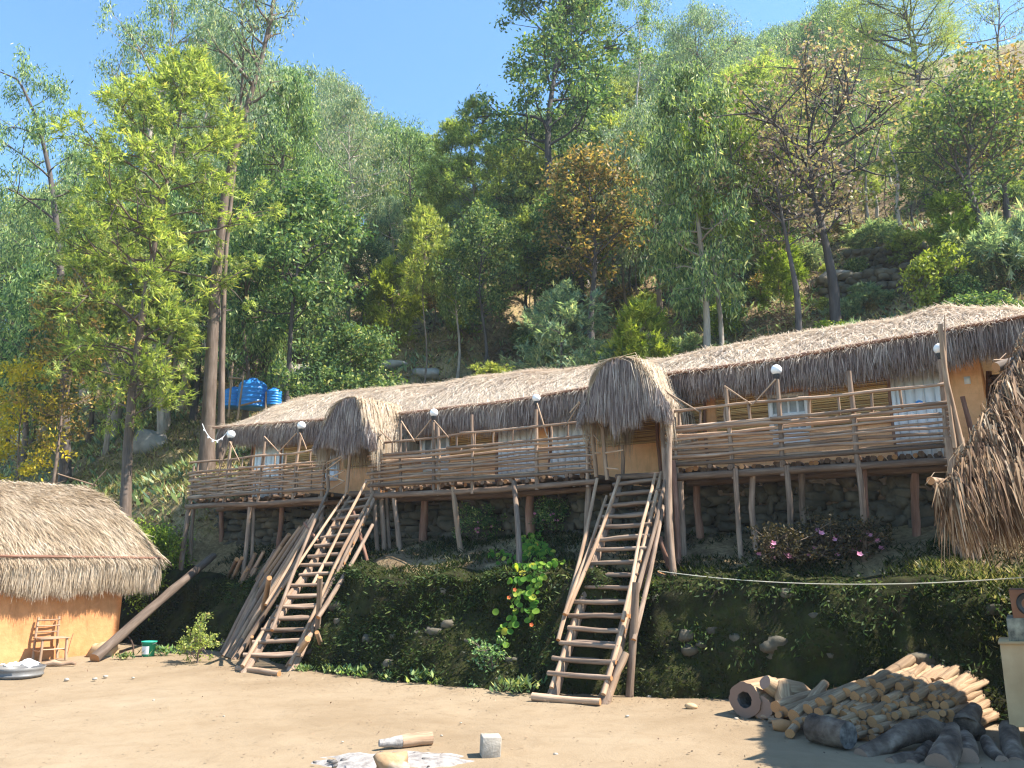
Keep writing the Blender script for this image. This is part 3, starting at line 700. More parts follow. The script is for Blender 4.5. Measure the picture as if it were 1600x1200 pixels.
B1 = balcony('a', 298, 780, 507, 775, 'leftmost balcony of three with basket woven railing beside the thick tree trunk',
    [(299, 770, (303, 728), .035), (350, 770, (361, 690), .035), (403, 770, (414, 690), .033), (458, 770, (470, 680), .035), (503, 770, (508, 690), .04)],
    [((296, 790), (277, 1000), 0, .06, 'pole'), ((303, 790), (297, 880), -.3, .045, 'pole'), ((391, 785), (376, 940), 0, .05, 'pole'), ((396, 785), (388, 940), -.1, .04, 'pole'), ((441, 790), (434, 862), -.8, .06, 'pole_red'), ((500, 785), (508, 850), -.1, .05, 'pole'), ((345, 795), (345, 850), -1.0, .06, 'pole_red')], True)
B2 = balcony('b', 580, 772, 926, 755, 'middle balcony of three between the two thatched porches and staircases',
    [(582, 760, (583, 690), .035), (592, 760, (594, 692), .03), (627, 760, (626, 662), .03), (678, 760, (677, 660), .035), (685, 760, (684, 665), .03), (738, 765, (737, 648), .03), (839, 760, (838, 640), .035), (918, 745, (917, 655), .035)],
    [((584, 770), (592, 905), 0, .045, 'pole'), ((595, 770), (602, 897), -.1, .05, 'pole'), ((604, 770), (612, 885), -.2, .035, 'pole'), ((614, 775), (629, 890), 0, .05, 'pole'), ((664, 775), (660, 850), -.8, .085, 'pole_red'), ((708, 772), (722, 868), 0, .05, 'pole_pale'), ((803, 757), (811, 955), .2, .05, 'pole'), ((829, 775), (828, 828), -.8, .085, 'pole_red'), ((921, 770), (915, 860), -.1, .05, 'pole')], False)
B3 = balcony('c', 1047, 745, 1483, 716, 'rightmost balcony of three with long straight rails in front of the white door',
    [(1048, 735, (1046, 650), .035), (1058, 735, (1055, 652), .025), (1145, 720, (1134, 605), .035), (1222, 720, (1214, 592), .04), (1339, 715, (1326, 580), .04), (1478, 705, (1469, 562), .04)],
    [((1050, 745), (1058, 915), .1, .05, 'pole'), ((1062, 745), (1068, 890), 0, .055, 'pole'), ((1088, 755), (1094, 822), -.8, .06, 'pole_red'), ((1149, 725), (1161, 900), .1, .04, 'pole'), ((1177, 745), (1183, 882), -.1, .045, 'pole'), ((1229, 720), (1236, 862), .05, .045, 'pole'), ((1253, 745), (1258, 853), -.5, .05, 'pole'), ((1340, 715), (1347, 850), .05, .042, 'pole'), ((1350, 725), (1354, 850), -.1, .035, 'pole_red'), ((1484, 712), (1492, 850), 0, .045, 'pole'), ((1430, 730), (1432, 835), -.8, .06, 'pole_red')], False)
# woven side rail at the right end
t = BAL['c']
for i in range(9):
    MB().pole(L(B3[1] + .05, .06, 3.16 + i * .065), L(B3[1] + .1, -1.1, 3.17 + i * .065), .018, .014, 6, .01, 5).build('slat', M['pole'], t)
MB().pole(L(B3[1] + .18, .2, 3.0), L(B3[1] + .1, .25, 4.7), .04, .03, 8).build('rail_post', M['pole_pale'], t)
MB().pole(L(B3[1] + .3, -.5, 3.0), L(B3[1] + .22, -.5, 3.85), .04, .03, 8).build('rail_post', M['pole_red'], t)
# the thin diagonal braces nailed between rail posts
def braces(key, lst):
    for (ax, ay), (bx, by) in lst:
        MB().pole(PN(ax, ay, .06), PN(bx, by, .07), .014, .011, 6, .006, 3).build('brace', M['pole_pale'], BAL[key])
braces('a', [((358, 690), (341, 745)), ((359, 690), (374, 720)), ((413, 682), (440, 711)), ((464, 676), (436, 705)), ((468, 676), (479, 702))])
braces('b', [((622, 658), (612, 700)), ((627, 658), (648, 690)), ((674, 655), (645, 690)), ((678, 657), (701, 684)), ((839, 630), (855, 682)), ((906, 630), (882, 668))])
braces('c', [((1036, 606), (1068, 636)), ((1040, 612), (1092, 643)), ((1132, 603), (1175, 632)), ((1212, 592), (1176, 632))])

# globe lamps on the tall rail posts
def lamp(px, py, dpx, label):
    c = PN(px, py, .02); r = dpx / 1230 * c[1] / 2
    t = thing('globe_lamp', c - V(0, 0, r + .05), label, 'lamp', 'white globe lamps on the balcony posts')
    g = MB(); blob(g, c, (r, r, r), rough=0, nu=20, nv=13); g.build('globe', M['globe'], t, smooth=True)
    MB().tube([c - V(0, 0, r + .06), c - V(0, 0, r + .02), c - V(0, 0, r * .82)], [r * .42, r * .62, r * .66], 14).build('holder', M['blackplastic'], t)
    return t
lamp(361, 679, 13, 'leftmost white globe lamp, above the basket woven balcony corner')
lamp(471, 665, 13, 'white globe lamp just left of the smaller thatched porch')
lamp(678, 645, 13, 'white globe lamp over the left part of the middle balcony')
lamp(838, 622, 13, 'white globe lamp near the right end of the middle balcony')
lamp(1213, 578, 17, 'white globe lamp in the middle of the rightmost balcony')
lamp(1468, 545, 18, 'white globe lamp at the right end beside the bamboo mast')
MB().pole(PN(1492, 700, .25), PN(1476, 492, .25), .03, .008, 7, .01, 12).build('bamboo_mast', M['pole_pale'], origin=PN(1492, 700, .25))
tag(bpy.data.objects['bamboo_mast'], 'tall thin bamboo mast rising past the roof at the right end of the balcony', 'pole')

# ------------------------------------------------------------------ porches
def porch(pxc, py_peak, px_l, px_r, py_bot, n_front, label):
    pk = PN(pxc, py_peak, n_front); ec = loc(pk)[0]; zpk = pk[2] - .03
    el, er = EPN(px_l, py_bot, n_front) , EPN(px_r, py_bot, n_front); zb = PN(pxc, py_bot, n_front)[2]
    t = thing('porch_roof', L(ec, n_front - .5, 3.0), label, 'porch roof', 'shaggy thatched porch roofs over the stair heads')
    hw = (er - el) / 2 * .86; em = (el + er) / 2
    def arch(u, n):            # u -1..1 across the span
        u = np.asarray(u, float); f = np.abs(u)
        zz = zpk - (zpk - zb - .15) * f ** 2.1 + 0 * n
        back = np.clip((n_front - n) / 1.6, 0, 1)
        return em * (1 - 0) + (ec - em) * (1 - f) + u * hw * (.82 + .18 * (1 - back)), zz + .12 * back * (1 - f)
    us = np.linspace(-1, 1, 25); ns = np.linspace(n_front, n_front - 1.75, 12)
    U, NNn = np.meshgrid(us, ns, indexing='ij'); ea_, za_ = arch(U, NNn)
    core = MB(); core.grid(np.stack([O[0] + ea_ * E[0] + NNn * N[0], O[1] + ea_ * E[1] + NNn * N[1], za_ - .05], -1)[:, ::-1]); cv = core.build('thatch', M['thatch_back'], t, smooth=True)
    # straw on top, lying down both sides
    k = 9000; u = RNG.uniform(-1, 1, k); n = n_front + .06 - RNG.uniform(0, 1.0, k) ** 1.3 * 1.75
    e, z = arch(u, n); e2, z2 = arch(np.clip(u + np.sign(u) * .12, -1.3, 1.3), n)
    p0 = np.stack([O[0] + e * E[0] + n * N[0], O[1] + e * E[1] + n * N[1], z], -1); p1 = np.stack([O[0] + e2 * E[0] + n * N[0], O[1] + e2 * E[1] + n * N[1], z2], -1)
    d = p1 - p0; d /= np.linalg.norm(d, axis=1)[:, None]; d += RNG.normal(0, .12, (k, 3)) + V(N[0], N[1], 0) * RNG.uniform(-.05, .3, k)[:, None] - V(0, 0, .12); d /= np.linalg.norm(d, axis=1)[:, None]
    sd = np.cross(d, V(N[0], N[1], 0)); sd = np.cross(d, sd) + RNG.normal(0, .3, (k, 3)); sd /= np.linalg.norm(sd, axis=1)[:, None]
    ln = RNG.uniform(.3, .75, k)
    fl = np.clip((np.abs(u) - .35) / .5, 0, 1)[:, None]; d = d * (1 - fl * .75) + V(0, 0, -1) * fl * .75; d /= np.linalg.norm(d, axis=1)[:, None]
    pm = p0 + d * (ln * .5)[:, None]; pe = pm + (d * .35 - V(0, 0, .75)) * (ln * .5)[:, None]
    MB().bent(p0, pm, pe, sd, RNG.uniform(.007, .014, k)).build('straw', M['thatch_hut'], cv)
    # hair hanging over the front
    k = 9000; u = RNG.uniform(-1.02, 1.02, k); e, z = arch(u, 0 * u + n_front); nfr = n_front + RNG.uniform(-.05, .10, k)
    dz = RNG.uniform(0, 1, k) * (z - zb) * .75
    st = z - dz - .02; en = np.maximum(st - RNG.uniform(.35, .75, k), zb - .18 + .22 * fbm(u * 4, 0 * u) - RNG.uniform(0, .16, k) + .10 * (1 - np.abs(u)))
    en = np.minimum(en, st - .1)
    bot = e + u * .07
    p0 = np.stack([O[0] + e * E[0] + nfr * N[0], O[1] + e * E[1] + nfr * N[1], st], -1)
    e2 = e + u * .05 + RNG.normal(0, .03, k); n2 = nfr + .05 + RNG.normal(0, .03, k)
    p2 = np.stack([O[0] + e2 * E[0] + n2 * N[0], O[1] + e2 * E[1] + n2 * N[1], en], -1); pm = (p0 + p2) / 2 + V(N[0], N[1], 0) * .03
    sd = V(E[0], E[1], 0) + RNG.normal(0, .4, (k, 3)); sd /= np.linalg.norm(sd, axis=1)[:, None]
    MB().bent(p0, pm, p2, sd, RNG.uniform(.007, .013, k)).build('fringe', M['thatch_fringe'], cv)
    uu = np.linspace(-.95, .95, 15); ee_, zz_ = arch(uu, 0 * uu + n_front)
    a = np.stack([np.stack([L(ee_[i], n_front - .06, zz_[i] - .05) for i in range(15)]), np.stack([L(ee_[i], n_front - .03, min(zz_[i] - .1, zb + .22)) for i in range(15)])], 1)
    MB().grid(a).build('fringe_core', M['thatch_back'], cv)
    return t, em, hw, zb
pr1, em1, hw1, zb1 = porch(549, 618, 494, 592, 690, .35, 'smaller shaggy thatched porch roof over the left staircase')
pr2, em2, hw2, zb2 = porch(966, 556, 902, 1056, 648, .35, 'larger shaggy thatched porch roof over the right staircase')
for t, lst in ((pr1, [((513, 765), (511, 660), .1, 'pole'), ((541, 770), (552, 665), .2, 'pole_pale'), ((583, 765), (585, 680), -.1, 'pole')]),
               (pr2, [((932, 745), (926, 640), .1, 'pole_pale'), ((949, 750), (939, 625), .2, 'pole_pale'), ((1040, 740), (1034, 640), .1, 'pole'), ((973, 745), (972, 695), -.35, 'pole')])):
    for (ax, ay), (bx, by), n, mt in lst: MB().pole(PN(ax, ay, n), PN(bx, by, n), .035, .03, 8, .008, 6, mcap=1).build('post', [M[mt], M['cut']], t)
for t, lst in ((pr1, [((511, 722), (538, 712)), ((540, 712), (508, 735)), ((512, 733), (538, 736)), ((538, 736), (515, 746)), ((513, 742), (538, 752)), ((538, 752), (510, 768)), ((512, 725), (540, 708)), ((594, 672), (612, 690)), ((582, 694), (596, 678)), ((586, 672), (598, 694))]),
               (pr2, [((928, 680), (936, 690)), ((946, 708), (974, 703)), ((930, 655), (940, 668)), ((946, 731), (966, 733)), ((1018, 614), (1034, 628)), ((1024, 612), (1034, 624)), ((905, 628), (890, 645)), ((930, 708), (938, 708))])):
    for (ax, ay), (bx, by) in lst: MB().pole(PN(ax, ay, .22), PN(bx, by, .25), .015, .012, 6, .004, 2).build('cross_stick', M['pole_pale'], t)

# ------------------------------------------------------------------ staircases
def stairs(bl, br, tl, tr, nst, label, rails, posts, sill):
    A, Bq, C_, D_ = PG(*bl), PG(*br), PN(tl[0], tl[1], 0.05), PN(tr[0], tr[1], 0.05)
    t = thing('staircase', (A + Bq) / 2, label, 'staircase', 'steep pole staircases up to the balconies')
    for a, b in ((A, C_), (Bq, D_)):
        MB().pole(a - V(0, 0, .05), b, .075, .06, 10, .004, 9, mcap=1, wob=.1).build('stringer', [M['pole'], M['cut']], t)
        MB().pole(a + V(0, 0, .10), b + V(0, 0, .12), .035, .03, 8, .008, 8).build('stringer', M['pole_pale'], t)
    for i in range(nst):
        s = (i + .55) / nst * .97 + .03
        a = A + (C_ - A) * s; b = Bq + (D_ - Bq) * s; w = b - a; w /= np.linalg.norm(w)
        zz = V(0, 0, .075); j = lambda: RNG.normal(0, .012, 3) * V(1, 1, .8)
        r = random.uniform(.028, .036)
        off = V(N[0], N[1], 0) * random.uniform(.0, .05)
        MB().pole(a - w * random.uniform(.04, .12) + zz + j() + off, b + w * random.uniform(.02, .10) + zz + j() + off, r, r * .92, 8, .008, 5, mcap=1).pole(a - w * .05 + zz + j() - V(N[0], N[1], 0) * .075, b + w * .04 + zz + j() - V(N[0], N[1], 0) * .075, r, r, 8, .008, 5, mcap=1).build('step', [M['pole'], M['cut']], t)
    for (ax, ay, an), (bx, by, bn), r, mt in rails:
        MB().pole(PN(ax, ay, an), PN(bx, by, bn), r, r * .8, 8, .006, 8, mcap=1).build('handrail', [M[mt], M['cut']], t)
    for (ax, ay), (bx, by, bn), r, mt in posts:
        MB().pole(PG(ax, ay) - V(0, 0, .05), PN(bx, by, bn), r, r * .9, 9, .006, 6, mcap=1).build('brace_post', [M[mt], M['cut']], t)
    MB().pole(PG(*sill[0]) + V(0, 0, .04), PG(*sill[1]) + V(0, 0, .04), .05, .04, 9, .006, 5, mcap=1).build('foot_log', [M['pole_pale'], M['cut']], t)
    # landing
    mb = MB()
    for i in range(9): mb.pole(L(*[loc(C_)[0] - .1, -.05 - i * .13, 3.0]), L(loc(D_)[0] + .1, -.03 - i * .13, 3.0), .055, .05, 7, .005, 4, mcap=1)
    mb.build('landing', [M['beam'], M['cut']], t)
    return A, Bq, C_, D_
st1 = stairs((378, 1052), (452, 1050), (547, 786), (583, 779), 16, 'left pole staircase next to the bundle of leaning poles',
    [((425, 985, 2.6), (513, 765, .25), .035, 'pole'), ((415, 945, 2.4), (507, 790, .3), .028, 'pole_pale'), ((440, 920, 1.9), (540, 772, .4), .03, 'pole_pale'), ((487, 916, 1.6), (572, 752, .25), .03, 'pole_pale'), ((500, 945, 1.8), (575, 795, .4), .032, 'pole'), ((497, 965, 2.2), (582, 820, .6), .04, 'pole'), ((553, 800, .4), (582, 905, .9), .035, 'pole_red'), ((476, 817, .7), (498, 847, .9), .03, 'pole_red')],
    [((405, 1010), (421, 903, 2.2), .05, 'pole_pale'), ((490, 1040), (500, 902, 2.2), .05, 'pole'), ((508, 1012), (570, 885, .9), .05, 'pole'), ((515, 1038), (495, 988, 2.3), .04, 'pole_pale'), ((390, 1035), (394, 995, 2.6), .03, 'pole'), ((448, 1042), (481, 998, 2.5), .055, 'pole_pale')],
    ((370, 1049), (436, 1057)))
st2 = stairs((862, 1088), (943, 1099), (968, 757), (1034, 750), 16, 'right pole staircase in the centre rising to the larger porch',
    [((872, 1000, 2.1), (933, 748, .3), .033, 'pole_pale'), ((882, 960, 2.0), (948, 775, .3), .03, 'pole_pale'), ((884, 960, 1.9), (966, 752, .35), .033, 'pole_pale'), ((973, 970, 2.0), (1024, 740, .2), .03, 'pole_pale'), ((990, 1000, 2.0), (1036, 790, .5), .035, 'pole'), ((993, 935, 1.6), (1040, 750, .3), .035, 'pole'), ((1031, 840, .5), (1053, 915, .8), .04, 'pole_red'), ((1000, 920, 1.4), (1037, 800, .4), .03, 'pole_red')],
    [((983, 1090), (994, 910, 1.9), .055, 'pole'), ((990, 1068), (1035, 895, .9), .075, 'pole'), ((944, 1098), (978, 1020, 2.2), .05, 'pole_pale'), ((1046, 925), (1040, 650, .15), .045, 'pole'), ((935, 1090), (955, 1048, 2.3), .03, 'pole_pale')],
    ((832, 1094), (938, 1102)))
for pxs in ([(1054, 912, .9), (1049, 640, .15), .05, 'pole'], [(1061, 890, .4), (1052, 720, .1), .045, 'pole_red'], [(1043, 870, .4), (1036, 690, .1), .04, 'pole']):
    t = bpy.data.objects['staircase.001']; a = PN(*pxs[0]); a[2] = min(a[2], float(T(*loc(a))) - .05)
    MB().pole(a, PN(*pxs[1]), pxs[2], pxs[2] * .85, 9, .008, 7).build('newel_post', M[pxs[3]], t)
# ------------------------------------------------------------------ thatched hut on the left
C0 = V(-7.5, 16.0, 0); WD = V(-.66, -.75, 0); HN = V(.75, -.66, 0)
hut = thing('hut', C0 + WD * 2 - HN * 1.7, 'low orange mud hut with hipped thatch roof at the left', 'hut')
pts = []
for a, b in ((C0 + WD * 5.2, C0), (C0, C0 - HN * 3.4)):
    for s in np.linspace(0, 1, 40): pts.append(a + (b - a) * s)
pts = np.array(pts); zv = np.linspace(-.05, 1.95, 14)
g = np.stack([np.stack([p + HN * float(fbm(p[0] * 1.2, p[1] * 1.2, z)) * .025 + V(0, 0, z) + HN * .05 * (1 - sstep(0, .35, z)) for z in zv]) for p in pts])
MB().grid(g).build('wall', M['plaster_hut'], hut, smooth=True)
Ec = V(-6.98, 16.22, 1.76); AP = V(-8.98, 16.9, 3.22)
RD = -WD
def hut_pt(t, s):
    t = np.asarray(t, float)[..., None]; s = np.asarray(s, float)[..., None]
    b = Ec + WD * 6.6 * t; a = AP + WD * 6.0 * t
    p = b * (1 - s) + a * s; bl = np.sin(s * math.pi) * .15
    p = p + HN * bl * .6 + V(0, 0, 1) * bl
    return p + V(0, 0, 1) * (fbm(p[..., 0] * 1.1, p[..., 1] * 1.1, p[..., 2]) * .03)[..., None]
TT, SS = np.meshgrid(np.linspace(0, 1, 60), np.linspace(0, 1, 16), indexing='ij')
mb = MB(); mb.grid(hut_pt(TT, SS) - V(0, 0, .04))
b0, b1 = Ec, Ec - HN * 4.1
mb.grid(np.stack([np.stack([b0 + (b1 - b0) * u + (AP - (b0 + (b1 - b0) * u)) * s + V(0, 0, -.04 + .12 * math.sin(s * math.pi)) for s in np.linspace(0, 1, 12)]) for u in np.linspace(0, 1, 14)]))
mb.grid(np.stack([np.stack([b1 + WD * 6.6 * u + (AP + WD * 6 * u - b1 - WD * 6.6 * u) * s for s in np.linspace(0, 1, 8)]) for u in np.linspace(0, 1, 14)]))
hroof = mb.build('roof', M['thatch_back'], hut, smooth=True)
def strands(p, d, jit, ln, wd, lift, mat, name, parent):
    k = len(p); d = d / np.linalg.norm(d, axis=1)[:, None]; d = d + RNG.normal(0, jit, (k, 3)); d /= np.linalg.norm(d, axis=1)[:, None]
    sd = np.cross(d, V(0, 0, 1)) + RNG.normal(0, .3, (k, 3)); sd /= np.linalg.norm(sd, axis=1)[:, None]
    p = p.copy(); p[:, 2] += RNG.uniform(0, lift, k); return MB().blades(p, d, sd, ln, wd).build(name, mat, parent)
k = 30000; t = RNG.uniform(-.005, .62, k); s = RNG.uniform(-.02, 1.02, k)
p = hut_pt(t, s); q = hut_pt(t, s - .05)
strands(p, q - p + V(0, 0, .015), .16, RNG.uniform(.12, .34, k), RNG.uniform(.006, .014, k), .05, M['thatch_hut'], 'straw', hroof)
k = 5000; u = RNG.uniform(-.05, .5, k); s = RNG.uniform(0, 1, k)
p = (b0 + (b1 - b0) * u[:, None]) * (1 - s[:, None]) + AP * s[:, None] + V(0, 0, 1) * (.10 * np.sin(s * math.pi))[:, None]
strands(p, (b0 + (b1 - b0) * u[:, None]) - AP, .14, RNG.uniform(.15, .35, k), RNG.uniform(.006, .014, k), .05, M['thatch_hut'], 'straw', hroof)
k = 24000; t = RNG.uniform(0, .62, k); inn = RNG.uniform(-.03, .24, k)
p0 = Ec + WD * (6.6 * t)[:, None] - HN * inn[:, None] + V(0, 0, -.02)
xx = t * 6.6
ln = np.clip(.56 + .09 * fbm(xx * 1.7, 0 * xx) + .07 * fbm(xx * 6, 0 * xx + 4) + RNG.normal(0, .05, k), .25, .85) * np.where(inn < .03, RNG.uniform(.5, 1, k), 1)
out = RNG.uniform(0, .06, k); a = RNG.normal(0, .1, k)
p2 = p0 + HN * out[:, None] + WD * (a * ln)[:, None] - V(0, 0, 1) * ln[:, None]; pm = (p0 + p2) / 2 + HN * .04
sd = WD + RNG.normal(0, .45, (k, 3)); sd /= np.linalg.norm(sd, axis=1)[:, None]
MB().bent(p0, pm, p2, sd, RNG.uniform(.007, .014, k)).build('fringe', M['thatch_hut'], hroof)
k = 5000; u = RNG.uniform(0, .4, k)
p0 = b0 + (b1 - b0) * u[:, None] + WD * RNG.uniform(-.04, .15, k)[:, None] - V(0, 0, .03); ln = RNG.uniform(.35, .6, k)
p2 = p0 - V(0, 0, 1) * ln[:, None] + RNG.normal(0, .05, (k, 3)); pm = (p0 + p2) / 2 - WD * .05
sd = HN + RNG.normal(0, .45, (k, 3)); sd /= np.linalg.norm(sd, axis=1)[:, None]
MB().bent(p0, pm, p2, sd, RNG.uniform(.007, .014, k)).build('fringe', M['thatch_hut'], hroof)
MB().grid(np.stack([np.stack([Ec + WD * u - HN * (.14) + V(0, 0, z) for z in (0.0, -.22, -.42)]) for u in np.linspace(.1, 6.5, 30)])).build('fringe_core', M['thatch_back'], hroof)
MB().pole(Ec - WD * .12 + HN * .05 + V(0, 0, .0), Ec + WD * 6.5 + HN * .06 + V(0, 0, .03), .022, .026, 8, .003, 14).build('eave_pole', M['pole_red'], hroof)
MB().pole(AP - WD * .25 + V(0, 0, .05), P(90, 740, 16.2), .016, .01, 6, .01, 3).pole(P(131, 774, 17), P(167, 733, 17), .014, .01, 6, .01, 3).build('ridge_stick', M['pole'], hroof)

# ------------------------------------------------------------------ yard things on the left
def single(mb, name, mats, at, label, cat, group=None, smooth=False):
    return tag(mb.build(name, mats, None, at, smooth), label, cat, group)
foot = PG(147, 1034); head = P(334, 868, 18.0)
single(MB().pole(foot + V(0, 0, .05), head, .095, .075, 12, .004, 10, mcap=1), 'leaning_log', [M['bark'], M['cut']], foot, 'long thick brown log propped slantwise from the yard up to the stilts beside the hut', 'log')
# chair
cb = PG(76, 1031); ch = thing('chair', cb, 'small wooden ladder back chair standing by the orange hut wall', 'chair')
cx = V(.62, .72, 0); cx /= np.linalg.norm(cx); cy = V(.75, -.66, 0)     # cx along the wall, cy away from it
w_, dp = .20, .17
for sx in (-1, 1):
    MB().pole(cb + cx * sx * w_ - cy * dp, cb + cx * sx * w_ * .86 - cy * (dp + .05) + V(0, 0, .72), .026, .02, 8, .01, 4).build('rear_leg', M['pole_pale'], ch)
    MB().pole(cb + cx * sx * (w_ + .01) + cy * (dp + .03), cb + cx * sx * w_ + cy * dp + V(0, 0, .36), .026, .024, 8, .01, 3).build('front_leg', M['pole_pale'], ch)
for z in (.46, .57, .67): MB().pole(cb - cx * w_ * .95 - cy * (dp + .03) + V(0, 0, z), cb + cx * w_ * .95 - cy * (dp + .03) + V(0, 0, z), .013, .013, 6, .01, 3).build('back_rung', M['pole_pale'], ch)
mb = MB()
for i in range(6): mb.box(cb + cy * (-dp + .03 + i * .064) + V(0, 0, .37), cx * (w_ + .04), cy * .029, V(0, 0, .011), .002)
mb.build('seat', M['pole_pale'], ch)
for sx in (-1, 1): MB().pole(cb + cx * sx * w_ - cy * dp + V(0, 0, .16), cb + cx * sx * w_ + cy * dp + V(0, 0, .16), .012, .012, 6, .01, 2).build('stretcher', M['pole_pale'], ch)
MB().pole(cb - cx * w_ + cy * dp + V(0, 0, .19), cb + cx * w_ + cy * dp + V(0, 0, .19), .012, .012, 6, .01, 2).build('stretcher', M['pole_pale'], ch)
# basin with cloth
bb = PG(28, 1058); bt = thing('wash_tub', bb, 'shallow dented grey metal tub on the sand in front of the chair', 'tub')
mb = MB(); ang = np.linspace(0, 2 * math.pi, 40)
prof = [(.30, 0.0), (.335, .03), (.335, .05), (.32, .055), (.34, .11), (.355, .15), (.34, .15), (.31, .10), (.28, .04), (0.0, .035)]
mb.grid(np.stack([np.stack([bb + V(r * math.cos(a), r * math.sin(a), z) for r, z in prof]) for a in ang])); mb.build('tub_body', M['metal'], bt, smooth=True)
mb = MB(); gx, gy = np.meshgrid(np.linspace(-1, 1, 26), np.linspace(-1, 1, 18), indexing='ij')
cz = .165 + .09 * np.exp(-((gx - .3) ** 2 + gy ** 2) * 1.6) + fbm(gx * 2.2, gy * 2.2, 3) * .03
mb.grid(np.stack([bb[0] + .06 + gx * .22 * (1 + .15 * fbm(gy * 2, gx)), bb[1] + gy * .16, np.maximum(cz, .155)], -1)); single(mb, 'cloth', M['cloth'], bb + V(0, 0, .15), 'crumpled white cloth lying on the metal tub', 'cloth', smooth=True)
q = PG(104, 1028); single(MB().pole(q, q + V(.06, .02, .42), .007, .005, 6, .01, 3), 'stick', M['pole_red'], q, 'thin bare stick stuck upright in the sand right of the chair', 'stick')
q = PG(90, 1041); mb = MB()
mb.tube(q + np.array([[-.2, 0, .03], [-.08, .03, .05], [.08, 0, .03], [.2, .05, .05], [.28, .02, .03]]), [.035, .05, .03, .035, .02], 8, wob=.15); single(mb, 'driftwood', M['pole_pale'], q, 'pale crooked piece of wood on the sand at the foot of the chair', 'wood')
q = PG(160, 1026); mb = MB(); blob(mb, q + V(0, 0, .11), (.24, .15, .16), rough=.42, flat=.35, nu=16, nv=11); single(mb, 'boulder', M['beige_box'], q, 'pale boulder at the hut corner behind the slanting log', 'rock', smooth=True)
q = PG(186, 1021); mb = MB(); ang = np.linspace(0, math.pi, 14)
mb.tube(np.stack([q + V(math.cos(a) * .27, 0, math.sin(a) * .36) for a in ang]), .016, 7); single(mb, 'hoop', M['slat_dark'], q, 'dark bent hoop leaning on the hut corner', 'hoop')
q = PG(231, 1026); bk = thing('bucket', q, 'green plastic bucket with a pale label on the sand beside the hut', 'bucket')
mb = MB(); ang = np.linspace(0, 2 * math.pi, 32)
mb.grid(np.stack([np.stack([q + V(r * math.cos(a), r * math.sin(a), z) for r, z in [(0, .01), (.105, .01), (.125, .25), (.138, .25), (.138, .27), (.12, .27), (.10, .03), (0, .03)]]) for a in ang])); mb.build('bucket_body', M['green'], bk, smooth=True)
mb = MB(); an = np.linspace(-2.3, -1.1, 10); mb.grid(np.stack([np.stack([q + V((.109 + z * .083 + .002) * math.cos(a), (.109 + z * .083 + .002) * math.sin(a), z) for z in (.05, .12, .19)]) for a in an])); mb.build('bucket_label', M['paper'], bk)
mb = MB(); an = np.linspace(0, math.pi, 14); mb.tube(np.stack([q + V(.14 * math.cos(a), -.10 * math.sin(a), .25 - .04 * math.sin(a)) for a in an]), .005, 6); mb.build('handle', M['metal'], bk)
q = PG(272, 1003); tp = thing('standpipe', q, 'grey standpipe with a blue tap beside the leftmost stilt', 'tap')
MB().pole(q, q + V(.02, 0, .62), .022, .02, 8, .004, 4).pole(q + V(.07, .02, 0), q + V(.08, .02, .6), .03, .028, 8, .01, 4).build('pipe', M['metal'], tp)
mb = MB(); mb.tube([q + V(.02, 0, .62), q + V(-.02, -.05, .63), q + V(-.07, -.1, .60)], [.03, .028, .02], 8).tube([q + V(-.06, -.05, .68), q + V(.04, -.05, .69)], .016, 8).tube([q + V(-.01, -.05, .63), q + V(-.01, -.05, .69)], .014, 8); mb.build('tap', M['blue'], tp)

# bundle of poles leaning on the bank
lean = [((330, 1000), (452, 838)), ((340, 1006), (470, 826)), ((347, 1012), (482, 815)), ((354, 1016), (492, 806)), ((362, 1020), (500, 800)), ((370, 1022), (498, 822)), ((376, 1016), (505, 812)), ((335, 1003), (440, 856)), ((317, 977), (370, 877)), ((326, 985), (378, 875)), ((330, 992), (388, 890)), ((333, 1000), (399, 868)), ((338, 1004), (400, 890)), ((342, 1010), (408, 905)), ((346, 1014), (430, 862)), ((350, 1018), (436, 870)), ((356, 1020), (442, 885)), ((360, 1022), (452, 880)), ((366, 1024), (455, 900)), ((372, 1018), (462, 895)), ((336, 998), (412, 865)), ((378, 1012), (470, 880)), ((352, 1016), (420, 880))]
for i, ((ax, ay), (bx, by)) in enumerate(lean):
    a = PG(ax, ay + 8) ; b = PN(bx, by - 3, (.62 if i < 8 else .42) - .02 * (i % 3))
    lab = None
    r = random.uniform(.042, .06)
    single(MB().pole(a, b, r, r * .75, 9, .006, 7, mcap=1), 'leaning_pole', [M[('pole', 'pole_pale', 'pole')[i % 3]], M['cut']], a, 'rough pole in the slanting bundle stacked against the bank left of the stairs', 'pole', 'poles leaning in a bundle against the bank')

# ------------------------------------------------------------------ fire place
fp = PG(585, 1192); mb = MB(); gx, gy = np.meshgrid(np.linspace(-1, 1, 40), np.linspace(-1, 1, 30), indexing='ij'); rr = np.hypot(gx, gy) + fbm(gx * 2, gy * 2) * .18
mb.grid(np.stack([fp[0] + .1 + gx * .95, fp[1] + .05 + gy * .46, .014 - .06 * sstep(.55, .98, rr) + .014 * np.maximum(0, fbm(gx * 7, gy * 5, 3)) + .022 * (1 - sstep(0, .8, rr))], -1)[:, ::-1]); 
tag(mb.build('ash_bed', M['ash'], None, tuple(fp), True), 'pale grey ash bed of an open fire on the sand', 'ash')
for i in range(22):
    c = fp + V(random.uniform(-.5, .5), random.uniform(-.25, .3), .02); mb = MB(); s = random.uniform(.008, .024); blob(mb, c, (s * 1.5, s, s * .8), rough=.45, nu=9, nv=7); single(mb, 'ember', M['char'], c, 'small charred lump lying in the ash bed', 'charcoal', 'charred lumps in the ash')
a, b = PG(592, 1172), PG(674, 1164)
a[2] += .055; b[2] += .06
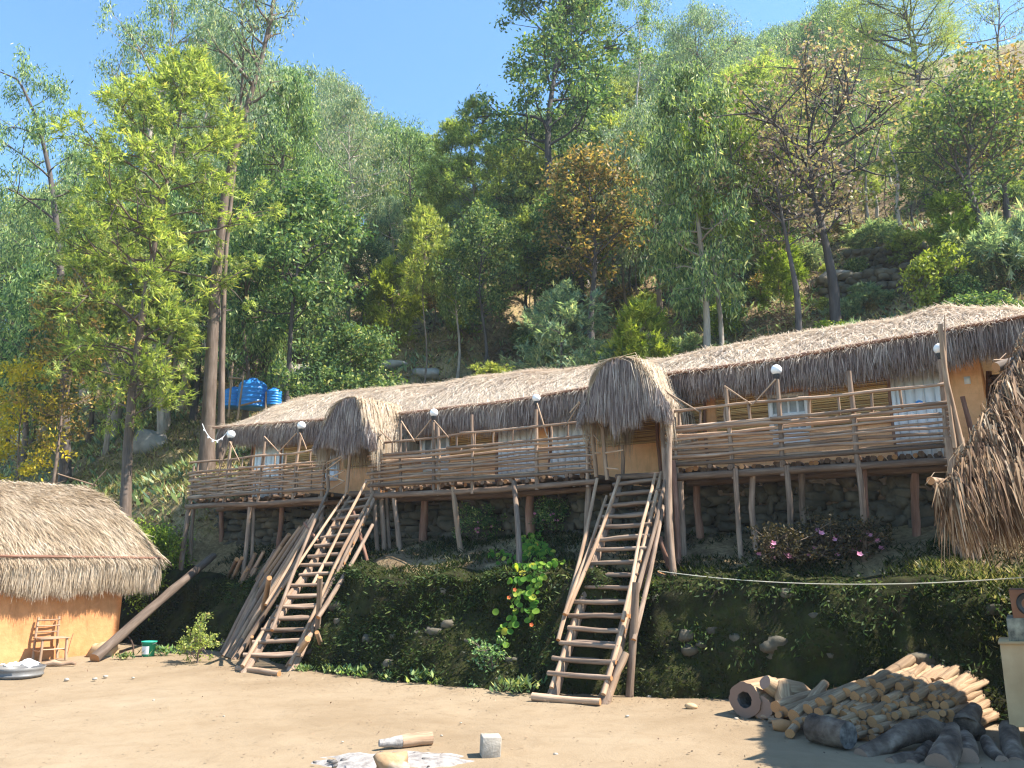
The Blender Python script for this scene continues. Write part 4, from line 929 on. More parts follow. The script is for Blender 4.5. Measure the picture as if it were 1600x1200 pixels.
mb = MB(); mb.tube(np.linspace(a, a + (b - a) * .42, 5), np.linspace(.03, .058, 5), 10, wob=.12, m=1); mb.tube(np.linspace(a + (b - a) * .42, b, 6), np.linspace(.058, .062, 6), 10, wob=.08, m=0)
single(mb, 'burnt_log', [M['pole_pale'], M['ash']], a, 'half burnt pale log at the back edge of the ash bed', 'log')
q = PG(613, 1208); mb = MB(); blob(mb, q + V(0, 0, .05), (.15, .12, .09), rough=.4, flat=.3, nu=18, nv=12); single(mb, 'hearth_stone', M['hearth'], q, 'brown rounded hearth stone in front of the ash at the bottom edge', 'stone', smooth=True)
q = PG(766, 1185); mb = MB(); mb.box(q + V(0, .08, .085), V(.083, .012, 0), V(-.012, .083, 0), V(.002, 0, .088), .003)
o = single(mb, 'concrete_block', M['concrete'], q, 'small pale square block standing on the sand right of the fire', 'block')
bv = o.modifiers.new('bevel', 'BEVEL'); bv.width = .01; bv.segments = 2
for px, py, s in ((868, 1180, .02), (720, 1130, .012), (535, 1160, .012), (690, 1150, .012), (148, 1062, .03), (165, 1058, .03), (104, 1063, .03), (208, 1060, .02), (350, 1120, .012), (240, 1095, .015), (980, 1120, .02), (1015, 1090, .03), (1040, 1165, .02), (1118, 1085, .02), (1150, 1124, .02)):
    q = PG(px, py); mb = MB(); blob(mb, q + V(0, 0, s * .4), (s * 1.3, s, s * .7), nu=7, nv=5); single(mb, 'pebble', M['concrete'], q, 'small pale pebble lying loose on the sand', 'pebble', 'loose pebbles on the yard')
q = PG(1081, 1108); mb = MB(); blob(mb, q + V(0, 0, .03), (.075, .045, .035), rough=.3); single(mb, 'husk', M['beige_box'], q, 'yellow husk lying alone on the sand between stairs and woodpile', 'husk', smooth=True)
# leaf scraps and gravel as ground cover
k = 11000; gx = RNG.uniform(-9, 6, k); gy = RNG.uniform(6.5, 18, k); e_ = (gx - O[0]) * E[0] + (gy - O[1]) * E[1]; n_ = (gx - O[0]) * N[0] + (gy - O[1]) * N[1]
kp = (n_ > nbank(e_) + .05) & (RNG.uniform(0, 1, k) < np.clip(1.3 - (n_ - nbank(e_)) * .5, .2, 1)); gx, gy = gx[kp], gy[kp]; k = len(gx)
d = np.stack([RNG.normal(0, 1, k), RNG.normal(0, 1, k), RNG.uniform(0, .35, k)], -1); d /= np.linalg.norm(d, axis=1)[:, None]; sd = np.cross(d, V(0, 0, 1)); sd /= np.linalg.norm(sd, axis=1)[:, None]
tag(MB().leaves(np.stack([gx, gy, np.full(k, .025)], -1), d, sd, RNG.uniform(.015, .06, k), RNG.uniform(.008, .02, k)).build('ground_scraps', M['litter']), 'dry leaf scraps and chips scattered over the sandy yard', 'litter', kind='stuff')

# ------------------------------------------------------------------ woodpile
AX = V(.70, .70, .06); AX /= np.linalg.norm(AX)
logs = []
proto = []
for i in range(6):
    mb = MB(); n = 8; s = np.linspace(0, 1, n); cur = RNG.normal(0, .02, (2,))
    q = np.stack([np.sin(s * math.pi) * cur[0], s, np.sin(s * math.pi) * cur[1]], -1)
    mb.tube(q, np.full(n, 1.0) * .05 * (1 + RNG.uniform(-.14, .1, n)), 12, mcap=1, wob=.05, nz=.12); proto.append(mb.mesh('pile_log', [M['log'], M['cut']]))
def pile_log(c, dirv, r, ln, lab='cut round log in the big woodpile at the foot of the mossy wall', var=None):
    o = bpy.data.objects.new('pile_log', proto[random.randrange(6)] if var is None else var); COL.objects.link(o)
    o.location = c; o.scale = (r / .05, ln, r / .05); o.rotation_mode = 'QUATERNION'
    o.rotation_quaternion = Vector(dirv).to_track_quat('Y', 'Z') @ __import__('mathutils').Quaternion((0, 1, 0), random.uniform(0, 6.28))
    return tag(o, lab, 'log', 'cut logs stacked in the woodpile')
# log ends seen from the front; (px, py, r px, depth) laid out in rows over the pile's face
rows = [(1152, 1290, 1490, 8.15), (1140, 1262, 1500, 8.2), (1128, 1250, 1508, 8.28), (1116, 1268, 1512, 8.38), (1104, 1300, 1515, 8.5), (1092, 1335, 1505, 8.62), (1080, 1362, 1485, 8.76), (1069, 1385, 1465, 8.9)]
for ri, (py, xa, xb, dep) in enumerate(rows):
    x = xa + random.uniform(-4, 4)
    while x < xb:
        rp = random.uniform(4.8, 8.2); r = rp / 1340 * dep
        skip = (ri < 2 and x > 1475)
        c = P(x + rp, py + random.uniform(-4, 4) + (12 if x > 1490 else 0), dep + random.uniform(-.10, .10) + (1300 - x) * -.0002)
        dv = AX + RNG.normal(0, .05, 3) * V(1, 1, .6) + V(0, 0, -.08 + .02 * ri); pile_log(c, dv, r, random.uniform(.8, 1.15)); x += rp * 2.05
# upper logs: long ones lying over the back of the pile
for (ax, ay), d0 in (((1300, 1094), 8.5), ((1322, 1082), 8.62), ((1345, 1072), 8.75), ((1362, 1068), 8.8), ((1390, 1064), 8.9), ((1412, 1066), 8.9), ((1432, 1073), 8.85), ((1455, 1080), 8.8), ((1478, 1088), 8.7), ((1490, 1100), 8.6), ((1262, 1108), 8.5), ((1240, 1118), 8.5), ((1282, 1101), 8.5), ((1375, 1075), 8.7), ((1335, 1088), 8.55), ((1405, 1074), 8.75), ((1445, 1088), 8.7)):
    pile_log(P(ax, ay, d0), AX + V(.05, 0, .07) + RNG.normal(0, .06, 3), random.uniform(.05, .066), random.uniform(.9, 1.25), 'long cut log lying over the sunlit top of the woodpile')
# filler logs inside so that the pile is solid
for i in range(40):
    c = P(random.uniform(1290, 1490), random.uniform(1100, 1150), random.uniform(8.6, 8.9)); c[2] = max(c[2], .06); pile_log(c, AX + V(0, 0, -.1), .055, .9)
# loose ones at the left foot
for (ax, ay), (bx, by), r, da in (((1212, 1105), (1272, 1086), .055, 8.75), ((1225, 1112), (1300, 1085), .05, 8.65), ((1216, 1117), (1246, 1108), .035, 8.6), ((1234, 1146), (1255, 1113), .042, 8.15), ((1243, 1133), (1278, 1105), .045, 8.3)):
    a, b = P(ax, ay, da), P(bx, by, da + .55); a[2] = max(a[2], r); b[2] = max(b[2], r); pile_log(a, b - a, r, float(np.linalg.norm(b - a)) + .2, 'loose thin log slipping off the left foot of the woodpile')
for px, py in ((1190, 1122), (1200, 1125), (1206, 1120), (1222, 1126), (1232, 1122), (1212, 1131), (1226, 1119)):
    q = PG(px, py); d = V(random.uniform(-1, 1), random.uniform(-.6, .6), 0); d /= np.linalg.norm(d)
    single(MB().pole(q + V(0, 0, .03) - d * .07, q + V(0, 0, .035) + d * .07, .028, .026, 8, .01, 3, mcap=1), 'wood_chunk', [M['pole_pale'], M['cut']], q, 'short split chunk of wood between the hollow log and the pile', 'wood', 'split chunks at the foot of the woodpile')
q = PG(1222, 1143); mb = MB(); mb.tube(q + np.array([[-.09, 0, .055], [0, -.02, .07], [.07, -.03, .05]]), [.045, .07, .05], 9, wob=.25); single(mb, 'bark_chunk', M['cut'], q, 'raw orange chunk of wood on the sand at the edge of the shade', 'wood')
# hollow log
def hollow(a, b, R, r, label):
    a, b = np.asarray(a), np.asarray(b); t = (b - a) / np.linalg.norm(b - a); u = np.cross(t, V(0, 0, 1)); u /= np.linalg.norm(u); w = np.cross(u, t)
    an = np.linspace(0, 2 * math.pi, 29); mb = MB(); nz = RNG.uniform(-.05, .05, 29); nz[-1] = nz[0]
    ringf = lambda c, rad, k=1: np.stack([c + (u * math.cos(x) + w * math.sin(x)) * rad * (1 + nz[i] * k) for i, x in enumerate(an)])
    mb.grid(np.stack([ringf(a + (b - a) * s, R) for s in np.linspace(0, 1, 6)]), m=0, uv=np.stack(np.meshgrid(an * R, np.linspace(0, 1, 6) * .5, indexing='xy'), -1))
    mb.grid(np.stack([ringf(a, R), ringf(a - t * .004, (R + r) / 2), ringf(a, r)]), m=1); mb.grid(np.stack([ringf(b, r), ringf(b, R)]), m=1)
    mb.grid(np.stack([ringf(a, r), ringf(a + (b - a) * .5, r * .9), ringf(b, r)]), m=2)
    return single(mb, 'hollow_log', [M['log'], M['cut_grey'], M['char']], a - V(0, 0, R), label, 'log')
a = PG(1165, 1122); hollow(a + V(0, .0, .185), a + V(.42, .45, .19), .185, .085, 'short thick hollow log lying left of the woodpile')
a = PG(1190, 1124); single(MB().pole(a + V(0, -.03, .125), a + V(.36, .42, .14), .125, .11, 14, .004, 5, mcap=1), 'short_log', [M['log'], M['cut_grey']], a, 'short solid log in front of the hollow log', 'log')
a = PG(1200, 1110); mb = MB(); p0 = P(1195, 1066, 9.15)
mb.tube(np.array([p0, p0 + V(.10, .05, -.06), p0 + V(.22, .10, -.10), p0 + V(.42, .22, -.13), p0 + V(.62, .36, -.22)]), [.075, .09, .12, .11, .07], 12, mcap=1, wob=.1)
mb.tube(np.array([p0 + V(.2, .05, -.06), p0 + V(.17, -.07, -.16), p0 + V(.18, -.15, -.28)]), [.10, .09, .06], 10, mcap=1, wob=.15)
single(mb, 'stump', [M['log'], M['cut_grey']], a, 'gnarled forked stump lying on top of the hollow log', 'stump')
# foreground dark logs in the shade
a, b = PG(1272, 1160), PG(1330, 1172)
single(MB().pole(a + V(0, 0, .13), b + V(-.02, -.02, .125), .125, .125, 18, .002, 5, mcap=1, wob=.02), 'dark_log_section', [M['log_dark'], M['char']], a, 'smooth dark cylindrical log section lying alone in front of the woodpile', 'log')
def bigl(pts, rad, label, name='old_log'):
    mb = MB(); pts = np.array(pts); s = np.linspace(0, len(pts) - 1, len(pts) * 7); idx = np.arange(len(pts))
    q = np.stack([np.interp(s, idx, pts[:, i]) for i in range(3)], -1); q[1:-1] = (q[:-2] + q[1:-1] * 2 + q[2:]) / 4
    mb.tube(q, np.interp(s, idx, rad), 22, mcap=1, wob=.02, nz=.09)
    return single(mb, name, [M['log_dark'], M['cut_grey']], tuple(pts[0]), label, 'log', smooth=True)
bigl([P(1346, 1183, 7.55), P(1385, 1163, 7.7), P(1420, 1143, 7.85), P(1455, 1140, 8.0), P(1490, 1150, 8.1)], [.075, .085, .10, .10, .09], 'dark curved limb arching in front of the woodpile')
bigl([P(1424, 1199, 7.3), P(1440, 1182, 7.55), P(1452, 1166, 7.85)], [.062, .06, .055], 'grey log end between the curved limb and the tallest dark log')
bigl([P(1468, 1198, 7.15), P(1482, 1168, 7.4), P(1489, 1138, 7.7)], [.105, .11, .06], 'tallest thick dark log with a knot standing on end at lower right')
bigl([P(1513, 1184, 7.3), P(1514, 1168, 7.6), P(1508, 1152, 7.95)], [.08, .075, .065], 'grey log with a broad cut face right of the tallest dark log')
bigl([P(1566, 1192, 7.35), P(1550, 1176, 7.6), P(1541, 1158, 7.95)], [.06, .06, .055], 'bent dark log lying toward the bottom right corner')
bigl([P(1590, 1200, 7.4), P(1580, 1165, 7.8), P(1576, 1138, 8.1)], [.09, .085, .08], 'dark log at the right edge below the tall wooden box')
bigl([P(1392, 1195, 7.3), P(1412, 1186, 7.4), P(1440, 1182, 7.5)], [.055, .055, .05], 'small grey log half buried in chips below the curved limb')
bigl([P(1524, 1108, 8.4), P(1508, 1132, 8.2), P(1526, 1146, 8.25)], [.07, .11, .09], 'black shaded stump at the right foot of the woodpile')

# ------------------------------------------------------------------ right edge: boxes and shelter
def edge_box(px0, px1, py0, py1, d, mat, name, label, cat, dep=.45):
    a, b = P(px0, py1, d), P(px1 + 60, py0, d); w = b[0] - a[0]; h = b[2] - a[2]
    t = thing(name, V(a[0] + w / 2, d + dep / 2, a[2]), label, cat)
    o = MB().box(V(a[0] + w / 2 + .62 * dep / 2, d + dep / 2, a[2] + h / 2), V(w / 2, 0, 0), V(.62 * dep / 2, dep / 2, 0), V(0, 0, h / 2), .004).build('cabinet', mat, t)
    bv = o.modifiers.new('bevel', 'BEVEL'); bv.width = .008; bv.segments = 2
    return t, a, w, h, d
t, a, w, h, d = edge_box(1578, 1600, 1006, 1136, 8.0, M['beige_box'], 'tall_box', 'tall plywood box standing on the ground at the right edge', 'box')
MB().box(V(a[0] + w / 2 + .13, d + .2, a[2] + h + .012), V(w / 2 + .015, 0, 0), V(.155, .25, 0), V(0, 0, .012)).build('lid', M['beige_box'], t)
a[2] = 0
t2, a2, w2, h2, d2 = edge_box(1577, 1600, 966, 1003, 8.0, M['grey_box'], 'crate', 'mottled grey green crate between the plywood box and the speaker', 'crate')
t3, a3, w3, h3, d3 = edge_box(1583, 1600, 921, 966, 8.02, M['brown_box'], 'loudspeaker', 'reddish brown loudspeaker cabinet on top of the stack at the right edge', 'speaker')
c = V(a3[0] + .15, d3 - .006, a3[2] + h3 / 2); an = np.linspace(0, 2 * math.pi, 28)
MB().grid(np.stack([np.stack([c + V(math.cos(x) * r, y, math.sin(x) * r) for r, y in [(.105, -.0), (.10, -.012), (.085, -.008), (.03, .01), (0, .012)]]) for x in an])).build('cone', M['blackplastic'], t3, smooth=True)

sh = thing('thatched_shelter', V(5.3, 9.4, 1.6), 'coarse reddish brown reed thatch shelter hanging into the right edge', 'shelter')
K = V(3.75, 6.9, 2.25); HP = V(6.75, 8.75, 5.5)          # eave corner, point up the hip
FE = V(7.4, 5.4, 2.25); BE = V(4.58, 8.42, 2.35)           # along the front and back eaves
def srf(A, B_, C_, u, v): return A * (1 - v)[:, None] * (1 - u)[:, None] + B_ * ((1 - v) * u)[:, None] + C_ * v[:, None]
mb = MB(); HP2 = HP + (FE - K) * .9; 
def bil(a, b, c, d_, nu=14, nv=10): return np.stack([np.stack([(a * (1 - u) + b * u) * (1 - v) + (d_ * (1 - u) + c * u) * v for v in np.linspace(0, 1, nv)]) for u in np.linspace(0, 1, nu)])
mb.grid(bil(K, FE, HP2, HP)); mb.grid(bil(BE, K, HP, HP + V(.1, .3, .1)))
sroof = mb.build('roof', M['thatch_back'], sh)
k = 9000; u = RNG.uniform(-.02, 1, k) ** 1.3; v = RNG.uniform(0, 1, k)
p = (K * (1 - u)[:, None] + FE * u[:, None]) * (1 - v)[:, None] + (HP * (1 - u)[:, None] + HP2 * u[:, None]) * v[:, None]
dn = (K - HP) * .75 + (FE - K) * .10; dn = np.broadcast_to(dn / np.linalg.norm(dn), (k, 3)) + V(.25, -.35, -.35)
dn = dn + RNG.normal(0, .13, (k, 3)); dn /= np.linalg.norm(dn, axis=1)[:, None]
ln = RNG.uniform(.45, 1.0, k) * (.55 + .45 * v); nrm = np.cross(FE - K, HP - K); nrm /= np.linalg.norm(nrm); nrm = nrm if nrm[1] < 0 else -nrm
p0 = p + nrm * RNG.uniform(0, .14, k)[:, None]; pm = p0 + dn * (ln * .5)[:, None]; pe = pm + (dn * .75 - V(0, 0, .45)) * (ln * .5)[:, None]
sd = np.cross(dn, nrm) + RNG.normal(0, .4, (k, 3)); sd /= np.linalg.norm(sd, axis=1)[:, None]
MB().bent(p0, pm, pe, sd, RNG.uniform(.008, .018, k)).build('reeds', M['thatch_red'], sroof)
k = 5200; u = RNG.uniform(-.03, 1, k); inn = RNG.uniform(-.05, .3, k)
p0 = K * (1 - u)[:, None] + FE * u[:, None] + V(.35, .8, 0) * inn[:, None] + V(0, 0, .05); ln = np.clip(.50 + .10 * fbm(u * 9, 0 * u) + RNG.normal(0, .09, k), .3, .9)
pe = p0 - V(0, 0, 1) * ln[:, None] + V(.12, -.1, 0) * RNG.uniform(0, 1, k)[:, None] + RNG.normal(0, .05, (k, 3)); pm = (p0 + pe) / 2 + V(-.03, -.05, .0)
sd = V(.9, -.4, 0) + RNG.normal(0, .4, (k, 3)); sd /= np.linalg.norm(sd, axis=1)[:, None]
MB().bent(p0, pm, pe, sd, RNG.uniform(.007, .016, k)).build('fringe', M['thatch_red'], sroof)
k = 2200; u = RNG.uniform(0, 1, k); p0 = K * (1 - u)[:, None] + BE * u[:, None] + V(.1, 0, .05); ln = RNG.uniform(.3, .6, k)
pe = p0 - V(0, 0, 1) * ln[:, None] + RNG.normal(0, .05, (k, 3)); sd = V(.5, .85, 0) + RNG.normal(0, .4, (k, 3)); sd /= np.linalg.norm(sd, axis=1)[:, None]
MB().bent(p0, (p0 + pe) / 2, pe, sd, RNG.uniform(.007, .016, k)).build('fringe', M['thatch_red'], sroof)
MB().grid(bil(K + V(.12, .2, -.02), FE + V(.12, .2, -.02), FE + V(.12, .2, -.4), K + V(.16, .2, -.36), 10, 4)).build('fringe_core', M['thatch_back'], sroof)
hip = [K + (HP - K) * s + V(.03, .0, .0 + .05 * math.sin(s * 3)) for s in np.linspace(-.01, 1.1, 9)]
MB().tube(hip, np.linspace(.028, .05, 9), 9, wob=.08).build('hip_pole', M['bark'], sroof)
k = 2600; sh_ = RNG.uniform(-.02, 1, k); p0 = K + (HP - K) * sh_[:, None] + V(.04, .05, .05) + RNG.normal(0, .03, (k, 3)); ln = RNG.uniform(.25, .75, k)
dd = V(-.15, -.55, -.8) + RNG.normal(0, .28, (k, 3)); dd /= np.linalg.norm(dd, axis=1)[:, None]; pm = p0 + dd * (ln * .5)[:, None]; pe = pm + (dd * .6 - V(0, 0, .6)) * (ln * .5)[:, None]
sd = np.cross(dd, RNG.normal(0, 1, (k, 3))); sd /= np.linalg.norm(sd, axis=1)[:, None]; MB().bent(p0, pm, pe, sd, RNG.uniform(.007, .016, k)).build('reeds', M['thatch_red'], sroof)
MB().pole(P(1454, 751, 7.0), P(1510, 757, 7.6), .035, .03, 8, .004, 3, mcap=1).build('eave_pole', [M['pole_pale'], M['cut']], sroof)
MB().pole(P(1556, 574, 7.7), P(1640, 545, 7.8), .05, .045, 9, .004, 3, mcap=1).build('rafter_end', [M['bark'], M['cut']], sroof)
MB().pole(P(1552, 563, 7.7), P(1600, 552, 7.8), .012, .006, 6, .03, 3).pole(P(1558, 566, 7.7), P(1572, 552, 7.8), .008, .005, 5, .02, 2).build('twig', M['pole_pale'], sroof)
for px in (1508, 1518, 1527):
    f = PH(px, 876); MB().pole(V(f[0], f[1], f[2] - .1), V(f[0] - .03, f[1], 3.2), .055, .05, 9, .01, 6).build('post', M['pole'], sh)
# dark slatted screen beyond the lodge's right end
sc_ = thing('slatted_screen', PN(1566, 690, -2.2), 'dark slatted wooden screen past the right end of the lodge', 'screen')
for i in range(9):
    y = 590 + i * 11; MB().pole(PN(1544, y, -2.2), PN(1600, y - 7, -2.2), .03, .03, 6, .004, 3).build('slat', M['slat_dark'], sc_)
for px in (1547, 1574, 1606): MB().pole(PN(px, 700, -2.25), PN(px - 2, 580, -2.25), .045, .04, 7, .004, 3).build('upright', M['pole_red'], sc_)
a, b, c, d_ = PN(1544, 700, -2.6), PN(1640, 690, -2.6), PN(1640, 578, -2.6), PN(1544, 586, -2.6)
MB().grid(np.array([[a, d_], [b, c]])).build('backing', M['slat_dark'], sc_)

# ------------------------------------------------------------------ rope, cable, tanks
a, b = PN(1028, 892, 1.0), P(1602, 902, 8.6)
s = np.linspace(0, 1, 30); q = a + (b - a) * s[:, None]; q[:, 2] -= .12 * 4 * s * (1 - s)
single(MB().tube(q, .006, 6), 'rope_line', M['rope'], a, 'pale rope strung from the right staircase across to the right edge', 'rope')
a, b = PN(298, 725, .02), PN(357, 672, -.6); a[2] = PN(316, 655, .05)[2]
a = PN(316, 662, .1); s = np.linspace(0, 1, 24); q = a + (b - a) * s[:, None]; q[:, 2] -= .32 * 4 * s * (1 - s)
st = thing('string_lights', a, 'sagging white string of lights by the thick trunk at the left balcony end', 'string lights')
MB().tube(q, .009, 6).build('cable', M['white'], st)
for i in range(2, 22, 4):
    mb = MB(); blob(mb, q[i] - V(0, 0, .035), (.022, .022, .03), rough=0); mb.build('bulb', M['globe'], st)
def tank(px, py, d, R, h, label):
    c = P(px, py, d); t = thing('water_tank', c, label, 'water tank', 'blue water tanks')
    prof = [(0, 0), (R * .96, 0)]
    for i in range(1, 25): 
        z = h * .72 * i / 24; prof.append((R * (1 + .035 * math.sin(i / 24 * math.pi * 10)), z))
    for a_ in np.linspace(.1, 1, 8): prof.append((R * (1 - .8 * a_ ** 1.8), h * .72 + h * .22 * math.sin(a_ * math.pi / 2)))
    prof.append((0, h * .94)); an = np.linspace(0, 2 * math.pi, 36)
    MB().grid(np.stack([np.stack([c + V(math.cos(x) * r, math.sin(x) * r, z) for r, z in prof]) for x in an])).build('tank_body', M['blue'], t, smooth=True)
    an = np.linspace(0, 2 * math.pi, 24); MB().grid(np.stack([np.stack([c + V(math.cos(x) * r, math.sin(x) * r, z) for r, z in ((R * .32, h * .9), (R * .32, h * 1.0), (0, h * 1.02))]) for x in an])).build('lid', M['blue'], t, smooth=True)
tank(393, 638, 26.0, .46, 1.0, 'largest blue water tank on the slope behind the thatch')
tank(366, 637, 26.5, .38, .7, 'blue water tank half hidden left of the largest tank')
tank(427, 634, 26.0, .26, .6, 'smallest blue water tank on the right of the three')
tf = thing('pole_frame', P(380, 650, 25.3), 'light pole frame standing in front of the blue water tanks', 'frame')
for a, b in (((371, 655), (381, 582)), ((357, 652), (364, 566)), ((358, 590), (380, 592)), ((374, 634), (408, 626)), ((415, 655), (416, 612))):
    MB().pole(P(a[0], a[1], 25.3), P(b[0], b[1], 25.3), .035, .03, 6, .004, 3).build('frame_pole', M['pole_pale'], tf)
# ------------------------------------------------------------------ trees
class Flowers:                       # every blossom becomes a part of its own
    def __init__(self): self.l = []
    def leaves(self, *a): self.l.append(a)
    def build(self, name, mat, parent, origin=None):
        for a in self.l: MB().leaves(*a).build(name, mat, parent, origin)
def unit(a): return a / (np.linalg.norm(a, axis=-1, keepdims=True) + 1e-9)
def foliage(mb, c, out, kind, dens, rc, lsc=1.0):
    """leaves round the clump centres c (k,3) with outward direction out"""
    k = len(c)
    if kind == 'wattle':          # feathery sprays: fronds fan out of each clump and droop, with leaflets
        nf = max(3, int(16 * dens)); cc = np.repeat(c, nf, 0); oo = np.repeat(out, nf, 0); m = len(cc)
        d = unit(oo * .7 + RNG.normal(0, .65, (m, 3)) + V(0, 0, .12)); b = cc + RNG.normal(0, rc * .33, (m, 3)) * V(1, 1, .7)
        fl = RNG.uniform(.13, .30, m) * lsc
        sd = unit(np.cross(d, V(0, 0, 1) + RNG.normal(0, .3, (m, 3))))
        for s_, w_, l_ in ((0, 1, 1.0), (.25, .55, .5), (.25, -.55, .5), (.55, .6, .42), (.55, -.6, .42)):
            p = b + d * (fl * s_)[:, None] - V(0, 0, 1) * (fl * s_ * s_ * .35)[:, None]
            dd = d if s_ == 0 else unit(d * .72 + sd * w_ * 1.0 - V(0, 0, .12))
            mb.leaves(p, dd, unit(np.cross(dd, np.cross(sd, d) + RNG.normal(0, .2, (m, 3)))), fl * l_, fl * l_ * RNG.uniform(.13, .22, m))
    elif kind == 'gum':
        nf = max(6, int(42 * dens)); cc = np.repeat(c, nf, 0); m = len(cc)
        b = cc + RNG.normal(0, rc * .36, (m, 3)) * V(1, 1, 1.25)
        d = unit(RNG.normal(0, .42, (m, 3)) + V(0, 0, -.9)); sd = unit(np.cross(d, RNG.normal(0, 1, (m, 3))))
        mb.leaves(b, d, sd, RNG.uniform(.12, .23, m) * lsc, RNG.uniform(.028, .05, m) * lsc)
    elif kind == 'broad':
        nf = max(6, int(40 * dens)); cc = np.repeat(c, nf, 0); m = len(cc)
        b = cc + RNG.normal(0, rc * .45, (m, 3)) * V(1, 1, .75)
        d = unit(RNG.normal(0, .7, (m, 3)) + V(0, 0, -.15)); sd = unit(np.cross(d, RNG.normal(0, .5, (m, 3)) + V(0, 0, .4)))
        mb.leaves(b, d, sd, RNG.uniform(.09, .17, m) * lsc, RNG.uniform(.05, .085, m) * lsc)
    elif kind == 'needle':
        nf = max(6, int(42 * dens)); cc = np.repeat(c, nf, 0); oo = np.repeat(out, nf, 0); m = len(cc)
        b = cc + RNG.normal(0, rc * .4, (m, 3)); d = unit(oo * .6 + RNG.normal(0, .4, (m, 3)) + V(0, 0, -.15)); sd = unit(np.cross(d, RNG.normal(0, 1, (m, 3))))
        mb.leaves(b, d, sd, RNG.uniform(.2, .42, m) * lsc, RNG.uniform(.012, .02, m) * lsc)

def grow(H, R, cb, kind, lf, nb=34, ns=4, dens=1.0, rc=.35, prof='oval', trunk=None, r0=None, up=.5, lean=(0, 0), lsc=1.0, bark='bark', twig=1.0, sub_l=.42, gap=.0):
    tr, cr = MB(), MB()
    r0 = r0 or (.035 + H * .010)
    if trunk is None:
        s = np.linspace(0, 1, 11); w = RNG.normal(0, 1, (2, 2)) * H * .012
        trunk = np.stack([lean[0] * s ** 1.3 + w[0, 0] * np.sin(s * 5) + w[0, 1] * np.sin(s * 9), lean[1] * s ** 1.3 + w[1, 0] * np.sin(s * 5 + 1) + w[1, 1] * np.sin(s * 8), H * s * .97], -1)
        trunk -= trunk[0]
    trunk = np.asarray(trunk, float); trunk[0, 2] -= .25
    nT = len(trunk); tr.tube(trunk, r0 * (1 - .9 * np.linspace(0, 1, nT) ** .8) * np.where(np.arange(nT) == 0, 1.25, 1), 9, wob=.05)
    cs, outs = [], []
    zs = trunk[:, 2]; sT = np.linspace(0, 1, nT)
    for i in range(nb):
        f = (i + RNG.uniform(.2, .8)) / nb
        if RNG.random() < gap: continue
        zt = H * (cb + (1 - cb) * f ** .92) * .97
        q = np.stack([np.interp(zt, zs, trunk[:, k]) for k in range(3)])
        az = i * 2.399 + RNG.uniform(-.5, .5)
        if prof == 'oval': pf = (math.sin(math.pi * min(1, (f * .88 + .12))) ** .7) * .95 + .08
        elif prof == 'cone': pf = (1 - f) ** .8 * .95 + .1
        elif prof == 'umbrella': pf = .35 + .65 * f if f < .85 else 1.0 * (1 - (f - .85) * 3)
        else: pf = .75 + .25 * math.sin(f * 9)
        Lb = R * pf * RNG.uniform(.65, 1.15)
        el = up + RNG.uniform(-.25, .25)
        d = V(math.cos(az) * math.cos(el), math.sin(az) * math.cos(el), math.sin(el))
        t = np.linspace(0, 1, 5); curve = RNG.normal(0, .10, 3) * Lb
        br = q + d * (Lb * t)[:, None] + curve * np.sin(t * math.pi)[:, None] - V(0, 0, 1) * (.14 * Lb * t ** 2)[:, None]
        rb = max(.008, r0 * .34 * (1 - f * .6) * Lb / max(R, .1))
        tr.tube(br, rb * (1 - .75 * t), 5, cap=False)
        cs.append(br[-1]); outs.append(d)
        if Lb > .9: cs.append(br[3]); outs.append(d)
        for j in range(ns):
            u = RNG.uniform(.3, .98); p = np.stack([np.interp(u, t, br[:, k]) for k in range(3)])
            dd = unit(d * .8 + RNG.normal(0, .6, 3) + V(0, 0, .15)); ls = sub_l * Lb * RNG.uniform(.5, 1.1) + .18
            e = p + dd * ls
            tr.tube(np.stack([p, (p + e) / 2 + RNG.normal(0, .03, 3) * ls, e]), [max(.006, rb * .45 * twig), max(.005, rb * .3 * twig), .004], 4, cap=False)
            cs.append(e); outs.append(dd)
    cs = np.array(cs); outs = np.array(outs)
    foliage(cr, cs, outs, kind, dens * 1.9, rc * .78, lsc)
    return tr, cr, lf, bark
def place(px, py, d):
    """ground point at distance d seen in column px near row py"""
    a, b = ray(px, py); z = float(Tw(a * d, d))
    for _ in range(3):
        v = (FPX * SP - (z - 1.6) / d * FPX * CP) / (CP + (z - 1.6) / d * SP); a, b = ray(px, 600 + v); z = float(Tw(a * d, d))
    return V(a * d, d, z)
def ztop(py, d): return 1.6 + ray(800, py)[1] * d
def tree(g, at, name, label, group=None, rz=None):
    t = thing(name, at, label, 'tree', group)
    tr, cr, lf, bark = g
    tr.build('trunk', M[bark], t, (0, 0, 0)); cr.build('crown', M[lf], t, (0, 0, 0)); t.rotation_euler = (0, 0, random.uniform(0, 6.28) if rz is None else rz); return t
def hero(px, py, d, ytop, R, cb, kind, lf, name, label, rz=None, **kw):
    a = place(px, py, d); H = ztop(ytop, d) - a[2]
    if 'tpx' in kw:                                   # trunk given as picture columns/rows, made at that distance
        pts = [P(x, y, d + dd) - a for x, y, dd in kw.pop('tpx')]; pts = np.array([V(0, 0, 0)] + pts)
        s = np.linspace(0, len(pts) - 1, len(pts) * 3); idx = np.arange(len(pts))
        kw['trunk'] = np.stack([np.interp(s, idx, pts[:, i]) for i in range(3)], -1); H = pts[-1][2] * 1.03; rz = 0
    return tree(grow(H, R, cb, kind, lf, **kw), a, name, label, rz=rz)

